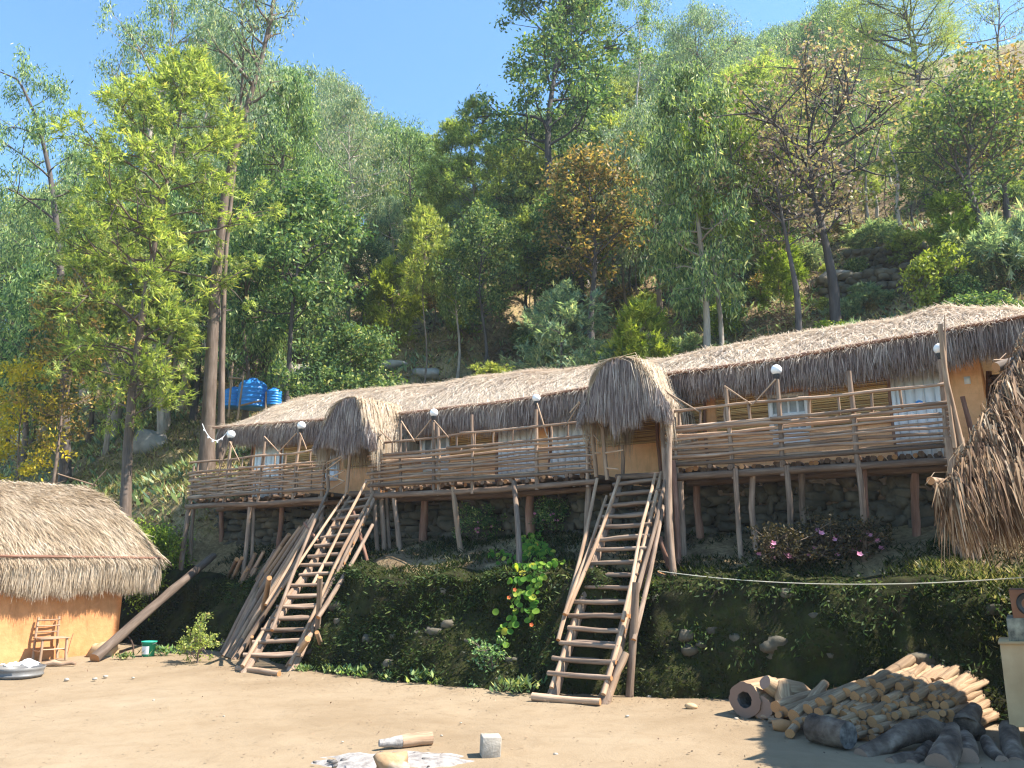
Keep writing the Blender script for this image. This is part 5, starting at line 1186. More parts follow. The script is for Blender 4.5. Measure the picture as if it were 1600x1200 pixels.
W = 'wattle_tree'; G = 'gum_tree'
hero(195, 775, 20.0, 70, 2.15, .24, 'wattle', 'lf_wattle', W, 'big feathery yellow green wattle tree rising behind the hut', nb=60, ns=5, dens=.9, rc=.46, up=.32, r0=.16, lsc=1.15, prof='oval')
hero(322, 722, 21.3, 0, 1.5, .55, 'gum', 'lf_gumpale', G, 'thick trunked gum with a forked bare pale stem beside the left balcony', bark='bark', r0=.215,
     tpx=[(328, 600, 0), (337, 440, 0), (352, 300, .1), (378, 190, .2), (410, 90, .3), (432, -20, .4), (440, -90, .4)], nb=26, ns=3, dens=.22, rc=.4, up=.9, gap=.1)
hero(345, 700, 21.8, 0, 1.3, .60, 'gum', 'lf_gumpale', G, 'thin leafy second stem just behind the forked pale gum', bark='bark', r0=.10,
     tpx=[(347, 560, 0), (352, 400, 0), (368, 250, 0), (380, 110, 0), (378, 0, 0), (370, -60, 0)], nb=26, ns=4, dens=.45, rc=.42, up=.7)
hero(345, 705, 22.3, 500, .9, .5, 'gum', 'lf_gum', 'dead_tree', 'bare black trunk with one side branch next to the thick trunked gum', bark='bark_dark', r0=.13, tpx=[(346, 600, 0), (345, 520, 0), (341, 430, 0)], nb=6, ns=1, dens=.15)
hero(103, 640, 26, 100, 1.9, .42, 'gum', 'lf_gum', G, 'dark gum leaning out to the left edge with open leaf clumps against the sky', bark='bark_dark', r0=.17,
     tpx=[(100, 520, 0), (92, 380, 0), (78, 270, 0), (60, 190, 0), (30, 125, 0), (-5, 110, 0)], nb=26, ns=4, dens=.8, rc=.5, up=.4, gap=.1)
hero(172, 660, 29, -30, 3.0, .58, 'gum', 'lf_gum', G, 'tall gum with dark separate clumps reaching the top edge above the wattle', bark='bark_pale', r0=.2, nb=26, ns=4, dens=.9, rc=.55, up=.65, gap=.12)
hero(282, 650, 31, 10, 2.6, .35, 'gum', 'lf_gumpale', G, 'pale leafy gum between the wattle and the forked bare stem', bark='bark_pale', nb=44, ns=5, dens=.9, rc=.6, up=.5, r0=.17)
hero(436, 600, 29, 118, 2.1, .10, 'gum', 'lf_gum', G, 'dense dark green gum with drooping leaves down to the ground right of the forked stem', nb=66, ns=5, dens=1.0, rc=.55, up=.3, r0=.18, lsc=1.1)
hero(408, 600, 33, 130, 2.0, .25, 'gum', 'lf_lime', G, 'bright green drooping gum just behind the dense dark green one', nb=44, ns=5, dens=.9, rc=.6, up=.4, r0=.15)
hero(498, 560, 40, 118, 2.6, .30, 'gum', 'lf_gumpale', G, 'pale gum on the left skyline beside the gap of blue sky', nb=46, ns=5, dens=.8, rc=.7, up=.5, bark='bark_pale')
hero(540, 545, 34, 158, 2.1, .48, 'gum', 'lf_gumpale', G, 'slender gum with a bare pale lower stem at the left end of the sky gap', nb=36, ns=4, dens=.75, rc=.55, up=.55, bark='bark_pale', r0=.13)
hero(640, 545, 37, 205, 2.3, .30, 'gum', 'lf_gum', G, 'full grey green gum below the lowest part of the sky gap', nb=46, ns=5, dens=.9, rc=.6)
hero(704, 560, 33, 188, 1.7, .34, 'wattle', 'lf_wattle', W, 'dark slim wattle with a pointed feathery top in the sky gap', nb=46, ns=4, dens=.8, rc=.4, prof='cone', r0=.10, bark='bark_dark')
hero(752, 560, 31, 152, 1.5, .40, 'wattle', 'lf_wattle', W, 'thin wattle with a ragged feathery tuft highest in the sky gap', nb=40, ns=4, dens=.7, rc=.42, prof='cone', r0=.09)
hero(812, 560, 35, 200, 2.0, .30, 'wattle', 'lf_wattle', W, 'yellowish feathery wattle left of the tall dark trunk', nb=50, ns=5, dens=.9, rc=.45, r0=.11)
hero(868, 540, 30, -60, 3.9, .44, 'broad', 'lf_broad', 'broadleaf_tree', 'tallest dark broadleaf tree with a forked trunk breaking the skyline in the centre', bark='bark_dark', r0=.27, nb=36, ns=6, dens=.85, rc=.58, up=.62, lsc=1.45, gap=.18, sub_l=.5)
hero(905, 540, 32, 10, 3.0, .52, 'broad', 'lf_broad', 'broadleaf_tree', 'second dark broadleaf stem just right of the tallest one', bark='bark_dark', r0=.17, nb=24, ns=5, dens=.75, rc=.55, up=.6, lsc=1.4, gap=.15, sub_l=.5)
hero(930, 545, 25.5, 252, 2.1, .40, 'broad', 'lf_orange', 'broadleaf_tree', 'tree with orange brown turning leaves in front of the tallest dark tree', bark='bark_dark', r0=.15, nb=34, ns=5, dens=.42, rc=.45, up=.75, lsc=1.25)
hero(1103, 560, 21.0, 108, 1.5, .24, 'gum', 'lf_gum', G, 'large gum with long drooping green leaves and a straight pale trunk right of centre', bark='bark_pale', r0=.13, nb=48, ns=5, dens=.8, rc=.46, up=.25, lsc=1.1)
hero(1127, 550, 21.6, 150, 1.3, .45, 'gum', 'lf_lime', G, 'brighter green second stem beside the large drooping gum', bark='bark_pale', r0=.09, nb=36, ns=5, dens=.8, rc=.45, up=.2)
hero(1030, 545, 27, 160, 2.2, .22, 'gum', 'lf_gumpale', G, 'blue green drooping gum between the orange tree and the large drooping gum', nb=44, ns=4, dens=.8, rc=.5, up=.3)
hero(1105, 430, 41, 18, 3.1, .25, 'gum', 'lf_gumpale', G, 'pale gum on the skyline above the large drooping gum', nb=56, ns=5, dens=.9, rc=.75, up=.45)
hero(1004, 480, 38, -15, 2.0, .62, 'gum', 'lf_gum', G, 'thin gum with one small round top beside the tallest dark tree', nb=20, ns=4, dens=.8, rc=.6, up=.5, bark='bark_pale', r0=.12)
hero(1308, 520, 20.5, 135, 2.5, .40, 'broad', 'lf_twig', 'bare_tree', 'nearly bare dark tree with spreading limbs above the right half of the roof', bark='bark_dark', r0=.17,
     tpx=[(1302, 440, 0), (1290, 380, 0), (1270, 300, 0), (1262, 230, .1), (1275, 150, .2)], nb=30, ns=8, dens=.16, rc=.5, up=.75, twig=1.6, sub_l=.55)
hero(1250, 530, 20.3, 190, 1.6, .52, 'broad', 'lf_twig', 'bare_tree', 'leaning dark nearly bare tree just left of the spreading bare one', bark='bark_dark', r0=.11,
     tpx=[(1246, 460, 0), (1232, 390, 0), (1215, 300, 0), (1205, 230, 0)], nb=22, ns=6, dens=.16, rc=.45, up=.7, twig=1.5, sub_l=.55)
hero(1325, 330, 47, 8, 3.6, .15, 'gum', 'lf_gum', G, 'dense blue green gum near the top edge right of the ridge', nb=70, ns=5, dens=1.0, rc=.85, up=.4, lsc=1.3)
hero(1200, 400, 38, 118, 3.0, .25, 'wattle', 'lf_wattle', W, 'broad yellow green wattle crown left of the dense blue green gum', nb=60, ns=5, dens=.9, rc=.6, up=.35, lsc=1.4)
hero(1452, 330, 31, -40, 2.6, .45, 'needle', 'lf_wattle', 'casuarina', 'airy fine needled tree with a dark stem at the top right', bark='bark_dark', r0=.2, nb=50, ns=5, dens=.8, rc=.6, up=.6)
hero(1540, 490, 20.5, 175, 2.6, .36, 'broad', 'lf_broad', 'broadleaf_tree', 'many stemmed dark tree with speckled round leaves at the right edge', bark='bark_dark', r0=.15, nb=30, ns=6, dens=.36, rc=.55, up=.85, lsc=1.1, sub_l=.5)
hero(1575, 470, 23, 160, 2.4, .38, 'broad', 'lf_orange', 'broadleaf_tree', 'yellow brown leaved tree behind the many stemmed one at the right edge', bark='bark_dark', r0=.13, nb=36, ns=6, dens=.35, rc=.55, up=.8, lsc=1.1)
hero(1590, 300, 36, -20, 2.2, .55, 'gum', 'lf_gumpale', G, 'tree in the top right corner with a small leafy end against the sky', nb=18, ns=3, dens=.4, rc=.6, up=.5)
hero(1408, 400, 27, 190, .5, .8, 'broad', 'lf_twig', 'dead_tree', 'straight dead grey trunk without leaves on the right slope', bark='bark_pale', r0=.10, nb=4, ns=1, dens=.02)
hero(45, 640, 34, 300, 2.4, .1, 'gum', 'lf_gum', G, 'dark bushy gum at the left edge below the leaning one', nb=50, ns=5, dens=1.0, rc=.65, up=.4)
hero(75, 665, 23, 430, 1.3, .25, 'broad', 'lf_orange', 'broadleaf_tree', 'small brownish tree on the left slope among the green', nb=26, ns=5, dens=.4, rc=.4, up=.7, r0=.06, bark='bark')
hero(20, 640, 24, 560, 1.1, .15, 'broad', 'lf_yellow', 'broadleaf_tree', 'small tree with bright yellow leaves at the left edge', nb=18, ns=4, dens=.5, rc=.35, up=.5, r0=.05)
hero(165, 640, 27, 380, 1.5, .35, 'wattle', 'lf_wattle', W, 'smaller pale stemmed wattle left of the big feathery one', nb=36, ns=4, dens=.9, rc=.42, r0=.09, bark='bark_pale')
hero(535, 605, 22.5, 515, 1.6, .02, 'broad', 'lf_broad', 'broadleaf_tree', 'low dark round bushy tree right behind the roof near the smaller porch', nb=46, ns=6, dens=1.0, rc=.42, up=.35, r0=.06, lsc=.9)
hero(880, 575, 21.5, 470, 1.5, .12, 'wattle', 'lf_gumpale', W, 'grey green low wattle overhanging the roof left of the larger porch', nb=28, ns=4, dens=.75, rc=.4, r0=.07, bark='bark_dark')

# forest behind: prototypes, then copies
def mkproto(name, label, group, H, R, cb, kind, lf, **kw):
    g = grow(H, R, cb, kind, lf, **kw); t = tree(g, (0, -60, -30), name, label, group, 0); t['H'] = H; return t
FG = 'forest trees crowding the hillside'
protos = {
 'g1': mkproto('gum_tree', 'gum tree with hanging grey green leaves among the many in the hillside forest', FG, 10, 1.8, .42, 'gum', 'lf_gum', nb=36, ns=4, dens=.6, rc=.5, up=.45, lsc=1.2, bark='bark_pale'),
 'g2': mkproto('gum_tree', 'pale leaved gum tree among the many in the hillside forest', FG, 10, 1.6, .46, 'gum', 'lf_gumpale', nb=34, ns=4, dens=.6, rc=.48, up=.5, lsc=1.2, bark='bark_pale'),
 'g3': mkproto('gum_tree', 'bushy gum tree leafy down to the ground in the hillside forest', FG, 8, 2.0, .2, 'gum', 'lf_gum', nb=44, ns=4, dens=.65, rc=.5, up=.35, lsc=1.25),
 'w1': mkproto('wattle_tree', 'feathery wattle tree among the many in the hillside forest', FG, 9, 1.6, .42, 'wattle', 'lf_wattle', nb=38, ns=4, dens=.7, rc=.45, lsc=1.3),
 'w2': mkproto('wattle_tree', 'slim young wattle tree with a bare stem in the hillside forest', FG, 8, 1.1, .5, 'wattle', 'lf_wattle', nb=34, ns=4, dens=.8, rc=.42, lsc=1.2, r0=.06),
 'b1': mkproto('broadleaf_tree', 'dark small leaved tree among the many in the hillside forest', FG, 8, 1.8, .35, 'broad', 'lf_broad', nb=36, ns=5, dens=.45, rc=.5, lsc=1.3, bark='bark_dark', up=.6),
}
used = set()
def copy_to(key, at, H, rz=None, sq=1.0):
    p = protos[key]; s = H / p['H']; rz = random.uniform(0, 6.28) if rz is None else rz
    if key not in used:
        used.add(key); p.location = at; p.rotation_euler = (0, 0, rz); p.scale = (s * sq, s * sq, s); return p
    return dup(p, at, rz, (s * sq, s * sq, s))
fill = [(0, 45, 310, 'g1'), (60, 52, 300, 'g3'), (130, 48, 240, 'g2'), (215, 42, 170, 'g1'), (250, 55, 130, 'g2'), (330, 45, 90, 'g2'), (385, 50, 110, 'g1'), (455, 55, 120, 'g2'), (470, 46, 180, 'g1'),
        (520, 52, 150, 'g2'), (575, 48, 180, 'g1'), (600, 60, 205, 'g2'), (625, 50, 215, 'g3'), (670, 58, 215, 'w1'), (690, 48, 240, 'g1'), (730, 52, 250, 'g3'), (775, 45, 235, 'w1'), (800, 55, 210, 'g2'), (845, 45, 170, 'g1'),
        (880, 55, 180, 'w1'), (915, 48, 150, 'g2'), (955, 52, 100, 'g1'), (985, 45, 130, 'w1'), (1015, 55, 90, 'g2'), (1060, 50, 90, 'g1'), (1090, 44, 70, 'g3'), (1140, 48, 85, 'g2'), (1170, 45, 130, 'b1'), (1215, 55, 110, 'g3'),
        (1250, 48, 115, 'g1'), (1280, 55, 75, 'g3'), (1350, 45, 60, 'g1'), (1375, 52, 70, 'g3'), (1400, 42, 120, 'w1'), (1500, 45, 150, 'b1'), (1470, 55, 130, 'w1'), (1550, 42, 170, 'b1'),
        (590, 40, 290, 'g1'), (620, 38, 330, 'w2'), (660, 40, 300, 'g1'), (735, 39, 300, 'w1'), (785, 38, 290, 'w1'), (835, 40, 260, 'w1'), (860, 36, 330, 'w2'), (960, 37, 270, 'w1'), (985, 33, 300, 'w1'), (1060, 34, 200, 'g1'),
        (1160, 31, 240, 'g1'), (1175, 36, 190, 'w1'), (1215, 31, 250, 'g1'), (1330, 30, 210, 'g1'), (1370, 33, 180, 'g2'), (1355, 28, 280, 'w1'), (1430, 28, 230, 'b1'), (1490, 30, 210, 'b1'), (1395, 36, 160, 'g1'),
        (8, 38, 400, 'b1'), (120, 36, 330, 'g1'), (140, 30, 420, 'w1'), (240, 34, 300, 'g1'), (300, 36, 260, 'g3'), (390, 34, 300, 'g3'), (485, 36, 270, 'g1'), (512, 32, 360, 'w2'), (565, 33, 380, 'b1'), (675, 31, 400, 'w2'), (690, 34, 380, 'w2'), (725, 30, 400, 'b1'), (780, 31, 370, 'w2'), (830, 29, 330, 'w2'), (840, 34, 350, 'w1'),
        (900, 36, 280, 'w1'), (1010, 30, 380, 'w2'), (1050, 26, 400, 'w2'), (1185, 26, 330, 'w2'), (1225, 27, 300, 'b1'), (1265, 30, 260, 'w1'), (1290, 34, 220, 'g2'),
        (30, 29, 420, 'g3'), (70, 30, 370, 'g1'), (200, 27, 300, 'w1'), (255, 28, 260, 'g1'), (300, 29, 330, 'b1'), (380, 27, 350, 'g3'), (460, 31, 330, 'g3')]
for px, d, yt, key in fill:
    a = place(px, 500, d); copy_to(key, a, max(3.0, ztop(yt, d) - a[2]), sq=random.uniform(.9, 1.2))
sky_x = [0, 120, 200, 330, 450, 520, 600, 700, 800, 900, 1050, 1150, 1300, 1400, 1600]; sky_y = [330, 300, 200, 130, 160, 200, 250, 270, 250, 200, 130, 150, 120, 110, 170]
for i in range(64):
    px = random.uniform(470, 1640) if i < 52 else random.uniform(-20, 470); d = random.uniform(25, 44); a = place(px, 500, d)
    hmax = ztop(np.interp(px, sky_x, sky_y) + random.uniform(10, 90), d) - a[2]
    key = random.choices(('w2', 'w1', 'g1', 'g2', 'b1'), (5, 3, 3, 3, 2))[0]
    if hmax > 3: copy_to(key, a, min(hmax, random.uniform(5.5, 11)), sq=random.uniform(.75, 1.05))
for px, yt, d in ((1158, 62, 74), (1172, 70, 76), (1190, 66, 73), (1205, 58, 75), (1218, 44, 76), (1235, 52, 72), (1262, 35, 72), (1285, 28, 70), (1300, 40, 74), (1245, 60, 66), (1330, 30, 75), (1180, 78, 66), (1210, 80, 64)):
    a = place(px, 100, d); c = copy_to(random.choice(('g1', 'g3', 'g2')), a, max(2.5, ztop(yt, d) - a[2]), sq=1.2)
    c['label'] = 'small hazy tree standing along the far ridge line'; c['group'] = 'far trees on the ridge'

# shrubs and saplings
def bushproto(name, label, cat, group, H, R, kind, lf, nb, ns, dens, rc, lsc=1.0, up=.8, cb=.05):
    tr, cr, lf, bark = grow(H, R, cb, kind, lf, nb=nb, ns=ns, dens=dens, rc=rc, lsc=lsc, up=up, r0=.018, prof='oval'); t = thing(name, (0, -60, -30), label, cat, group)
    tr.build('stem', M['bark'], t, (0, 0, 0)); cr.build('foliage', M[lf], t, (0, 0, 0)); t['H'] = H; return t
SG = 'low shrubs scattered over the slope'
sp = {
 'a': bushproto('shrub', 'low green shrub among the many on the hillside floor', 'shrub', SG, 1.0, .55, 'broad', 'lf_broad', 16, 4, .8, .24, .7),
 'b': bushproto('shrub', 'bright yellow green shrub among the many on the hillside floor', 'shrub', SG, 1.1, .5, 'broad', 'lf_lime', 14, 4, .6, .24, .8),
 'c': bushproto('sapling', 'knee high feathery wattle sapling among the many on the hillside floor', 'sapling', SG, 1.5, .55, 'wattle', 'lf_wattle', 14, 3, .9, .26, .9, .5, .2),
 'd': bushproto('fern', 'grey green fern like plant among the many on the hillside floor', 'plant', SG, .8, .6, 'wattle', 'lf_gumpale', 14, 3, .9, .22, 1.0, .6),
 'e': bushproto('sapling', 'bright lime green wattle sapling among the many on the hillside floor', 'sapling', SG, 1.6, .5, 'wattle', 'lf_lime', 16, 3, .9, .28, .9, .55, .15),
 'f': bushproto('shrub', 'yellowing dry shrub among the many on the hillside floor', 'shrub', SG, .9, .5, 'broad', 'lf_orange', 14, 4, .45, .24, .7),
}
for t in list(protos.values()) + list(sp.values()): pass
sused = set()
def shrub(key, at, H, sq=1.0):
    p = sp[key]; s = H / p['H']; rz = random.uniform(0, 6.28)
    if key not in sused:
        sused.add(key); p.location = at; p.rotation_euler = (0, 0, rz); p.scale = (s * sq, s * sq, s); return p
    return dup(p, at, rz, (s * sq, s * sq, s))
cnt = 0
while cnt < 190:
    px = random.uniform(-30, 1630); d = 17 * math.exp(random.uniform(0, 1.05)); a = place(px, 500, d); e, n = loc(a)
    if n > -5.8 and e > -12.4: continue
    if n > .2 or (e < -12 and n > -9): continue
    key = random.choices('abcdef', (4, 2.0, 3, 2.0, 2.0, 1.6))[0]; shrub(key, a - V(0, 0, .04), random.uniform(.3, .85) * (1.0 + d * .008), random.uniform(.9, 1.4)); cnt += 1
for px, d, H, key, lab in ((1000, 20.5, 2.6, 'e', 'bright lime green sapling standing out right of the orange tree'), (610, 29, 3.4, 'e', 'tall lime green sapling in the middle of the slope'), (722, 29, 2.4, 'e', 'lime green bushy sapling below the pointed wattle'), (1222, 23, 2.2, 'e', 'bright green clump beside the leaning bare tree'), (1330, 17.5, 1.0, 'd', 'dense grey green bush at the foot of the spreading bare tree'), (1465, 19, 1.4, 'b', 'yellow green bush behind the right end of the roof'), (1500, 21, 2.2, 'e', 'light green feathery sapling before the many stemmed tree'), (570, 21.5, 1.3, 'f', 'yellowish feathery bush just above the roof right of the smaller porch'), (645, 20.5, .9, 'e', 'small bright fern like plant above the roof edge'), (1085, 17.5, .8, 'e', 'bright green fern behind the larger porch roof'), (940, 18, .9, 'e', 'lime fern left of the larger porch roof'), (1580, 19, 1.3, 'd', 'grey green bush at the right edge above the roof end')):
    c = shrub(key, place(px, 520, d), H, .85); c['label'] = lab
    if 'group' in c: del c['group']
# shrub hugging the hut and named plants near the yard
def bush(px, py, d, H, R, kind, lf, name, label, cat='bush', ground=None, flowers=None, **kw):
    a = place(px, py, d) if ground is None else PG(px, py)
    tr, cr, lf_, bk = grow(H, R, .03, kind, lf, r0=.02, **kw); t = thing(name, a, label, cat)
    tr.build('stem', M['bark'], t, (0, 0, 0)); cr.build('foliage', M[lf_], t, (0, 0, 0))
    if flowers:
        k, mt, s = flowers; fm = Flowers()
        for i in range(k):
            c = V(random.gauss(0, R * .55), random.gauss(0, R * .4), H * random.uniform(.45, 1.0)); an = np.linspace(0, 6.28, 6)[:5] + random.random()
            dd = unit(np.stack([np.cos(an), np.sin(an) * .7 - .4, np.sin(an) * .7 + .3], -1)); fm.leaves(np.repeat(c[None], 5, 0), dd, unit(np.cross(dd, V(0, -1, .4))), s, s * .8)
        fm.build('flower', M[mt], t, (0, 0, 0))
    return t
bush(215, 800, 18.6, 1.5, .9, 'broad', 'lf_lime', 'bush', 'light green bush on the bank right behind the hut roof', nb=26, ns=5, dens=.8, rc=.3, up=.6, lsc=.6)
bush(308, 1036, 0, .34, .34, 'broad', 'lf_wattle', 'bush', 'straggly light green bush at the foot of the leaning pole bundle', ground=1, nb=15, ns=3, dens=.42, rc=.11, up=.95, lsc=.42, prof='wild', gap=.2)
bush(765, 1074, 0, .36, .24, 'broad', 'lf_gum', 'bush', 'small leggy flowering bush at the foot of the wall between the stairs', ground=1, nb=12, ns=3, dens=.3, rc=.10, up=1.0, lsc=.38, prof='wild', gap=.2, flowers=(2, 'red_petal', .035))
for i, (px, py, H) in enumerate(((545, 1055, .18), (575, 1058, .2), (623, 1064, .2), (665, 1068, .26), (690, 1070, .12), (812, 1082, .25), (250, 1025, .25), (520, 1052, .16), (1010, 1083, .14), (1060, 1086, .12), (195, 1030, .15), (475, 1050, .14))):
    q = PG(px, py); mb = MB(); k = 110; az = RNG.uniform(0, 6.28, k); d = unit(np.stack([np.cos(az) * .8, np.sin(az) * .8, RNG.uniform(.3, 1.2, k)], -1)); sd = unit(np.cross(d, V(0, 0, 1)))
    b = q + np.stack([RNG.normal(0, H * .55, k), RNG.normal(0, H * .35, k), RNG.uniform(0, H * .5, k)], -1)
    tag(mb.leaves(b, d, sd, RNG.uniform(.3, .75, k) * H, RNG.uniform(.12, .25, k) * H).build('weed', M['lf_broad' if i % 3 else 'lf_gum'], None, tuple(q)), 'small green weed tuft growing where the sand meets the wall', 'weed', 'weeds along the foot of the wall')
for px, py, lab, s in ((1275, 868, 'largest dark leaved bush with pink flowers below the right balcony', 1.0), (1330, 862, 'dark leaved pink flowering bush nearest the sunny grass', .8), (1225, 870, 'left dark leaved bush with pink flowers below the right balcony', .75)):
    a = PH(px, py + 12); t = thing('flower_bush', a, lab, 'bush', None); tr, cr, _, _ = grow(.26 * s, .46 * s, .02, 'broad', 'dark_leaf', r0=.012, nb=22, ns=4, dens=.3, rc=.11, up=.55, lsc=.4, prof='wild')
    tr.build('stem', M['bark'], t, (0, 0, 0)); cr.build('foliage', M['dark_leaf'], t, (0, 0, 0)); fm = Flowers()
    for i in range(int(13 * s)):
        c = V(random.gauss(0, .28), random.gauss(0, .2) - .12, random.uniform(.08, .42)) * s; an = np.linspace(0, 6.28, 6)[:5] + random.random(); dd = unit(np.stack([np.cos(an), np.sin(an) * .6 - .4, np.sin(an) * .7 + .3], -1))
        fm.leaves(np.repeat(c[None], 5, 0), dd, unit(np.cross(dd, V(0, -1, .4))), .05, .04)
    fm.build('flower', M['pink'], t, (0, 0, 0))
for px, py, lab in ((745, 838, 'small pink flowering plant in the shade under the middle balcony'), (862, 828, 'pink flowered plant next to the right back stilt of the middle balcony')):
    a = PH(px, py + 8); t = thing('flower_bush', a, lab, 'bush'); tr, cr, _, _ = grow(.35, .3, .02, 'broad', 'lf_broad', r0=.012, nb=16, ns=4, dens=.35, rc=.12, up=.8, lsc=.4)
    tr.build('stem', M['bark'], t, (0, 0, 0)); cr.build('foliage', M['lf_broad'], t, (0, 0, 0)); fm = Flowers()
    for i in range(7):
        c = V(random.gauss(0, .2), -.15, random.uniform(.15, .38)); an = np.linspace(0, 6.28, 6)[:5]; dd = unit(np.stack([np.cos(an), np.sin(an) * .6 - .4, np.sin(an) * .7 + .3], -1)); fm.leaves(np.repeat(c[None], 5, 0), dd, unit(np.cross(dd, V(0, -1, .4))), .035, .03)
    fm.build('flower', M['pink'], t, (0, 0, 0))
# round leaved vine trailing down the wall
vt = thing('trailing_vine', PH(830, 900), 'trailing vine with round bright green and yellow leaves hanging down the mossy wall', 'vine')
lf = MB(); stem = MB(); path = []
for (ax, ay), (bx, by), (cx_, cy_), k in (((832, 828), (825, 880), (800, 985), 46), ((840, 835), (850, 880), (835, 960), 44), ((860, 870), (845, 930), (828, 985), 26), ((845, 860), (865, 870), (872, 880), 16), ((770, 868), (785, 872), (800, 875), 14), ((800, 985), (785, 1010), (772, 1040), 14), ((835, 835), (830, 850), (828, 900), 26)):
    pts_ = []
    k = int(k * 1.5)
    for i in range(k):
        s = i / max(1, k - 1); x = (1 - s) ** 2 * ax + 2 * s * (1 - s) * bx + s * s * cx_ + random.gauss(0, 7); y = (1 - s) ** 2 * ay + 2 * s * (1 - s) * by + s * s * cy_ + random.gauss(0, 5)
        c = PH(x, y); c = c + V(N[0], N[1], 0) * random.uniform(.05, .12) + V(0, 0, .03); r = random.uniform(.03, .056)
        nr = unit(V(N[0], N[1], 0) + RNG.normal(0, .35, 3) + V(.2, 0, .45)); u = unit(np.cross(nr, V(0, 0, 1))); w = np.cross(u, nr); an = np.linspace(0, 2 * math.pi, 11)[:10]
        ring = c + np.cos(an)[:, None] * u * r + np.sin(an)[:, None] * w * r + nr * .006; lf.add(np.vstack([ring, (c - nr * .004)[None]]), t=[[j, (j + 1) % 10, 10] for j in range(10)])
        if i % 6 == 0: pts_.append(c - V(N[0], N[1], 0) * .03)
    if len(pts_) > 1: stem.tube(np.array(pts_), .006, 5)
lf.build('leaves', M['lf_vine'], vt); stem.build('stem', M['grass_green'], vt); fm = Flowers()
for px, py in ((845, 852), (812, 928), (803, 942), (838, 985), (815, 880)):
    c = PH(px, py) + V(N[0], N[1], 0) * .13; an = np.linspace(0, 6.28, 6)[:5]; dd = unit(np.stack([np.cos(an), np.sin(an) * .5 - .4, np.sin(an)], -1)); fm.leaves(np.repeat(c[None], 5, 0), dd, unit(np.cross(dd, V(0, -1, .4))), .035, .035)
fm.build('flower', M['red_petal'], vt)

# ------------------------------------------------------------------ ground cover
def scatter(k, dmin, dmax, cond, lpx=(-60, 1660)):
    px = RNG.uniform(*lpx, k); d = dmin * (dmax / dmin) ** RNG.uniform(0, 1, k); x = (px - 800) / 1226 * d; y = d
    e = (x - O[0]) * E[0] + (y - O[1]) * E[1]; n = (x - O[0]) * N[0] + (y - O[1]) * N[1]; kp = cond(e, n); x, y, e, n = x[kp], y[kp], e[kp], n[kp]
    return x, y, T(e, n), e, n, d[kp]
def cover(x, y, z, d, ln, wd, upness, mat, name, label, cat='ground cover'):
    k = len(x); az = RNG.uniform(0, 6.28, k); dr = unit(np.stack([np.cos(az), np.sin(az), np.abs(RNG.normal(upness, .35, k))], -1)); sd = unit(np.cross(dr, RNG.normal(0, .4, (k, 3)) + V(0, 0, 1)))
    return tag(MB().leaves(np.stack([x, y, z - .01], -1), dr, sd, ln, wd).build(name, M[mat]), label, cat, kind='stuff')
def local_scatter(k, e0, e1, n0f, n1): 
    e = RNG.uniform(e0, e1, k); n = n1 + (n0f(e) - n1) * RNG.uniform(0, 1, k); q = O[:, None] + E[:, None] * e + N[:, None] * n; return q[0], q[1], T(e, n), e, n
onhill = lambda e, n: ((n < -6) | ((e < -12.2) & (n < .4)))
x, y, z, e, n, d = scatter(70000, 16, 75, onhill); m = fbm(e * .35, n * .35, 2) > -.25 + RNG.normal(0, .25, len(x))
cover(x[m], y[m], z[m], d[m], RNG.uniform(.10, .30, m.sum()) * (1 + d[m] * .012), RNG.uniform(.012, .03, m.sum()) * (1 + d[m] * .02), 1.1, 'grass', 'dry_grass', 'dry yellow green grass covering the forest slope')
x, y, z, e, n, d = scatter(60000, 16, 75, onhill)
cover(x, y, z + .02, d, RNG.uniform(.06, .16, len(x)) * (1 + d * .012), RNG.uniform(.03, .07, len(x)) * (1 + d * .02), .15, 'litter', 'leaf_litter', 'brown dead leaves littering the forest floor')
x, y, z, e, n, d = scatter(46000, 15, 75, onhill); m = fbm(e * .5, n * .5, 9) > .0 + RNG.normal(0, .2, len(x))
cover(x[m], y[m], z[m], d[m], RNG.uniform(.12, .34, m.sum()) * (1 + d[m] * .01), RNG.uniform(.04, .10, m.sum()) * (1 + d[m] * .01), .9, 'lf_gumpale', 'undergrowth', 'low green undergrowth on the forest floor')
x, y, z, e, n = local_scatter(30000, -26, -12.0, lambda e: nbank(e) - .8 + 0 * e, -12.0); m = fbm(e * .5, n * .5, 2) > -.35 + RNG.normal(0, .2, len(x))
cover(x[m], y[m], z[m], 0, RNG.uniform(.10, .32, m.sum()), RNG.uniform(.01, .03, m.sum()), 1.0, 'grass', 'slope_grass', 'yellow green grass on the open slope above the hut')
# terrace under the balconies and its sunny right end
x, y, z, e, n = local_scatter(46000, -11, 8, lambda e: nbank(e) - .35, -1.05); m = fbm(e * 1.5, n * 1.5, 6) > -.15 + RNG.normal(0, .3, len(x))
cover(x[m], y[m], z[m], 0, RNG.uniform(.05, .16, m.sum()), RNG.uniform(.008, .028, m.sum()), .9, 'moss', 'terrace_grass', 'green grass and weeds on the terrace, coloured dark for the shade under the balconies')  # grass borrows the dark moss colours, so balcony shade is painted in
x, y, z, e, n = local_scatter(9000, 3.3, 8.5, lambda e: nbank(e) - .25, .3)
cover(x, y, z, 0, RNG.uniform(.05, .15, len(x)), RNG.uniform(.01, .025, len(x)), 1.0, 'grass', 'sunny_grass', 'sunlit yellow grass tufts on top of the wall at the right')

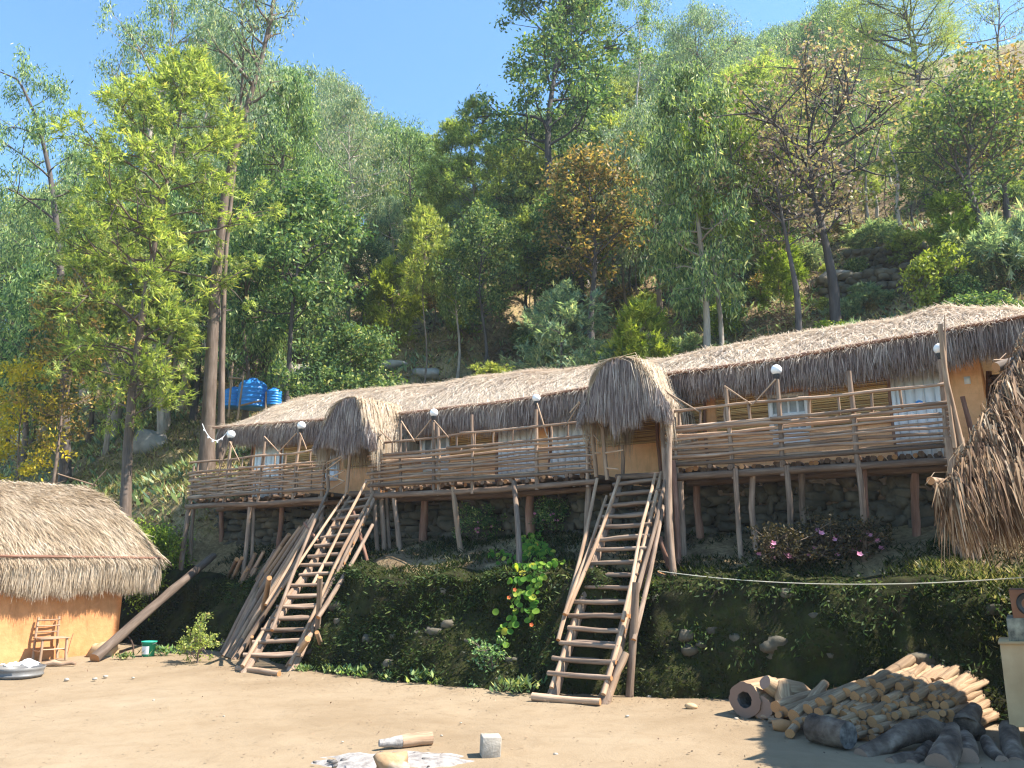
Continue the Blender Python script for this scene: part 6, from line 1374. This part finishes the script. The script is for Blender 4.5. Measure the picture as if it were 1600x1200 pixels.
# ------------------------------------------------------------------ rocks
for px, py, sx, sz, lab in ((232, 700, .62, .5, 'large grey boulder right of the big wattle trunk'), (70, 690, .7, .45, 'grey boulder on the left slope above the hut'), (115, 680, .5, .4, 'second boulder beside the one on the left slope'), (478, 603, 1.1, .55, 'big brown boulder at the right of the blue tanks'), (440, 545, .8, .6, 'shaded boulder among bushes left of the dark round bushy tree'), (375, 590, .5, .5, 'tan boulder behind the blue water tanks'), (612, 574, .6, .2, 'pale slab of rock on the slope above the smaller porch'), (580, 520, .6, .2, 'flat pale rock in the clearing of the slope'), (664, 586, .5, .2, 'tilted grey rock above the middle of the roof'), (1310, 440, .6, .3, 'dark rock under the spreading bare tree'), (30, 690, .6, .5, 'dark boulder at the left edge of the slope')):
    c = PH(px, py, 15); mb = MB(); blob(mb, c + V(0, 0, sz * .2), (sx, sx * .8, sz), rough=.28, nu=16, nv=11, flat=.2); single(mb, 'boulder', M['rock'], c, lab, 'rock', smooth=True)
rt = None
for (ax, ay), (bx, by), lab in (((1290, 470), (1500, 455), 'dark stone terrace wall on the slope behind the right end of the roof'), ((1330, 425), (1450, 415), 'upper dark stone terrace wall on the right slope')):
    a, b = PH(ax, ay, 15), PH(bx, by, 15); t = thing('terrace_wall', (a + b) / 2, lab, 'wall'); mb = MB(); k = int(np.linalg.norm(b - a) / .34)
    for i in range(k):
        for r in range(5):
            q = a + (b - a) * ((i + (r % 2) * .5) / k); q[2] = float(Tw(q[0], q[1])) - .1 + r * .2; blob(mb, q + RNG.normal(0, .03, 3), (.2, .2, .12), flat=.3, nu=8, nv=6)
    mb.build('stones', M['stone'], t)
for px, py in ((1140, 500), (1230, 505), (1275, 450), (700, 545), (770, 560), (820, 540), (1060, 500)):
    c = PH(px, py, 15); mb = MB(); k = 260; p = c + RNG.normal(0, 1, (k, 3)) * V(.55, .45, .16); p[:, 2] = np.maximum(p[:, 2], Tw(p[:, 0], p[:, 1])); d = unit(RNG.normal(0, 1, (k, 3)) * V(1, 1, .45)); mb.blades(p, d, unit(np.cross(d, RNG.normal(0, 1, (k, 3)))), RNG.uniform(.2, .6, k), RNG.uniform(.01, .025, k), .5)
    tag(mb.build('brush_pile', M['litter'], None, tuple(c)), 'heap of dry cut brushwood lying on the forest floor', 'brushwood', 'brushwood heaps on the slope')
# ------------------------------------------------------------------ air
hz = MB(); hz.box(V(0, 60, 34), V(150, 0, 0), V(0, 130, 0), V(0, 0, 36.5))
hm = bpy.data.materials.new('haze_air'); hm.use_nodes = True; hn = hm.node_tree
hn.nodes.remove(hn.nodes["Principled BSDF"]); pv = hn.nodes.new("ShaderNodeVolumePrincipled")
pv.inputs['Color'].default_value = (.80, .90, 1, 1); pv.inputs['Density'].default_value = 0.0007; pv.inputs['Anisotropy'].default_value = .3
hn.links.new(pv.outputs[0], hn.nodes["Material Output"].inputs['Volume'])
ho = hz.build('haze', hm); tag(ho, kind='stuff')
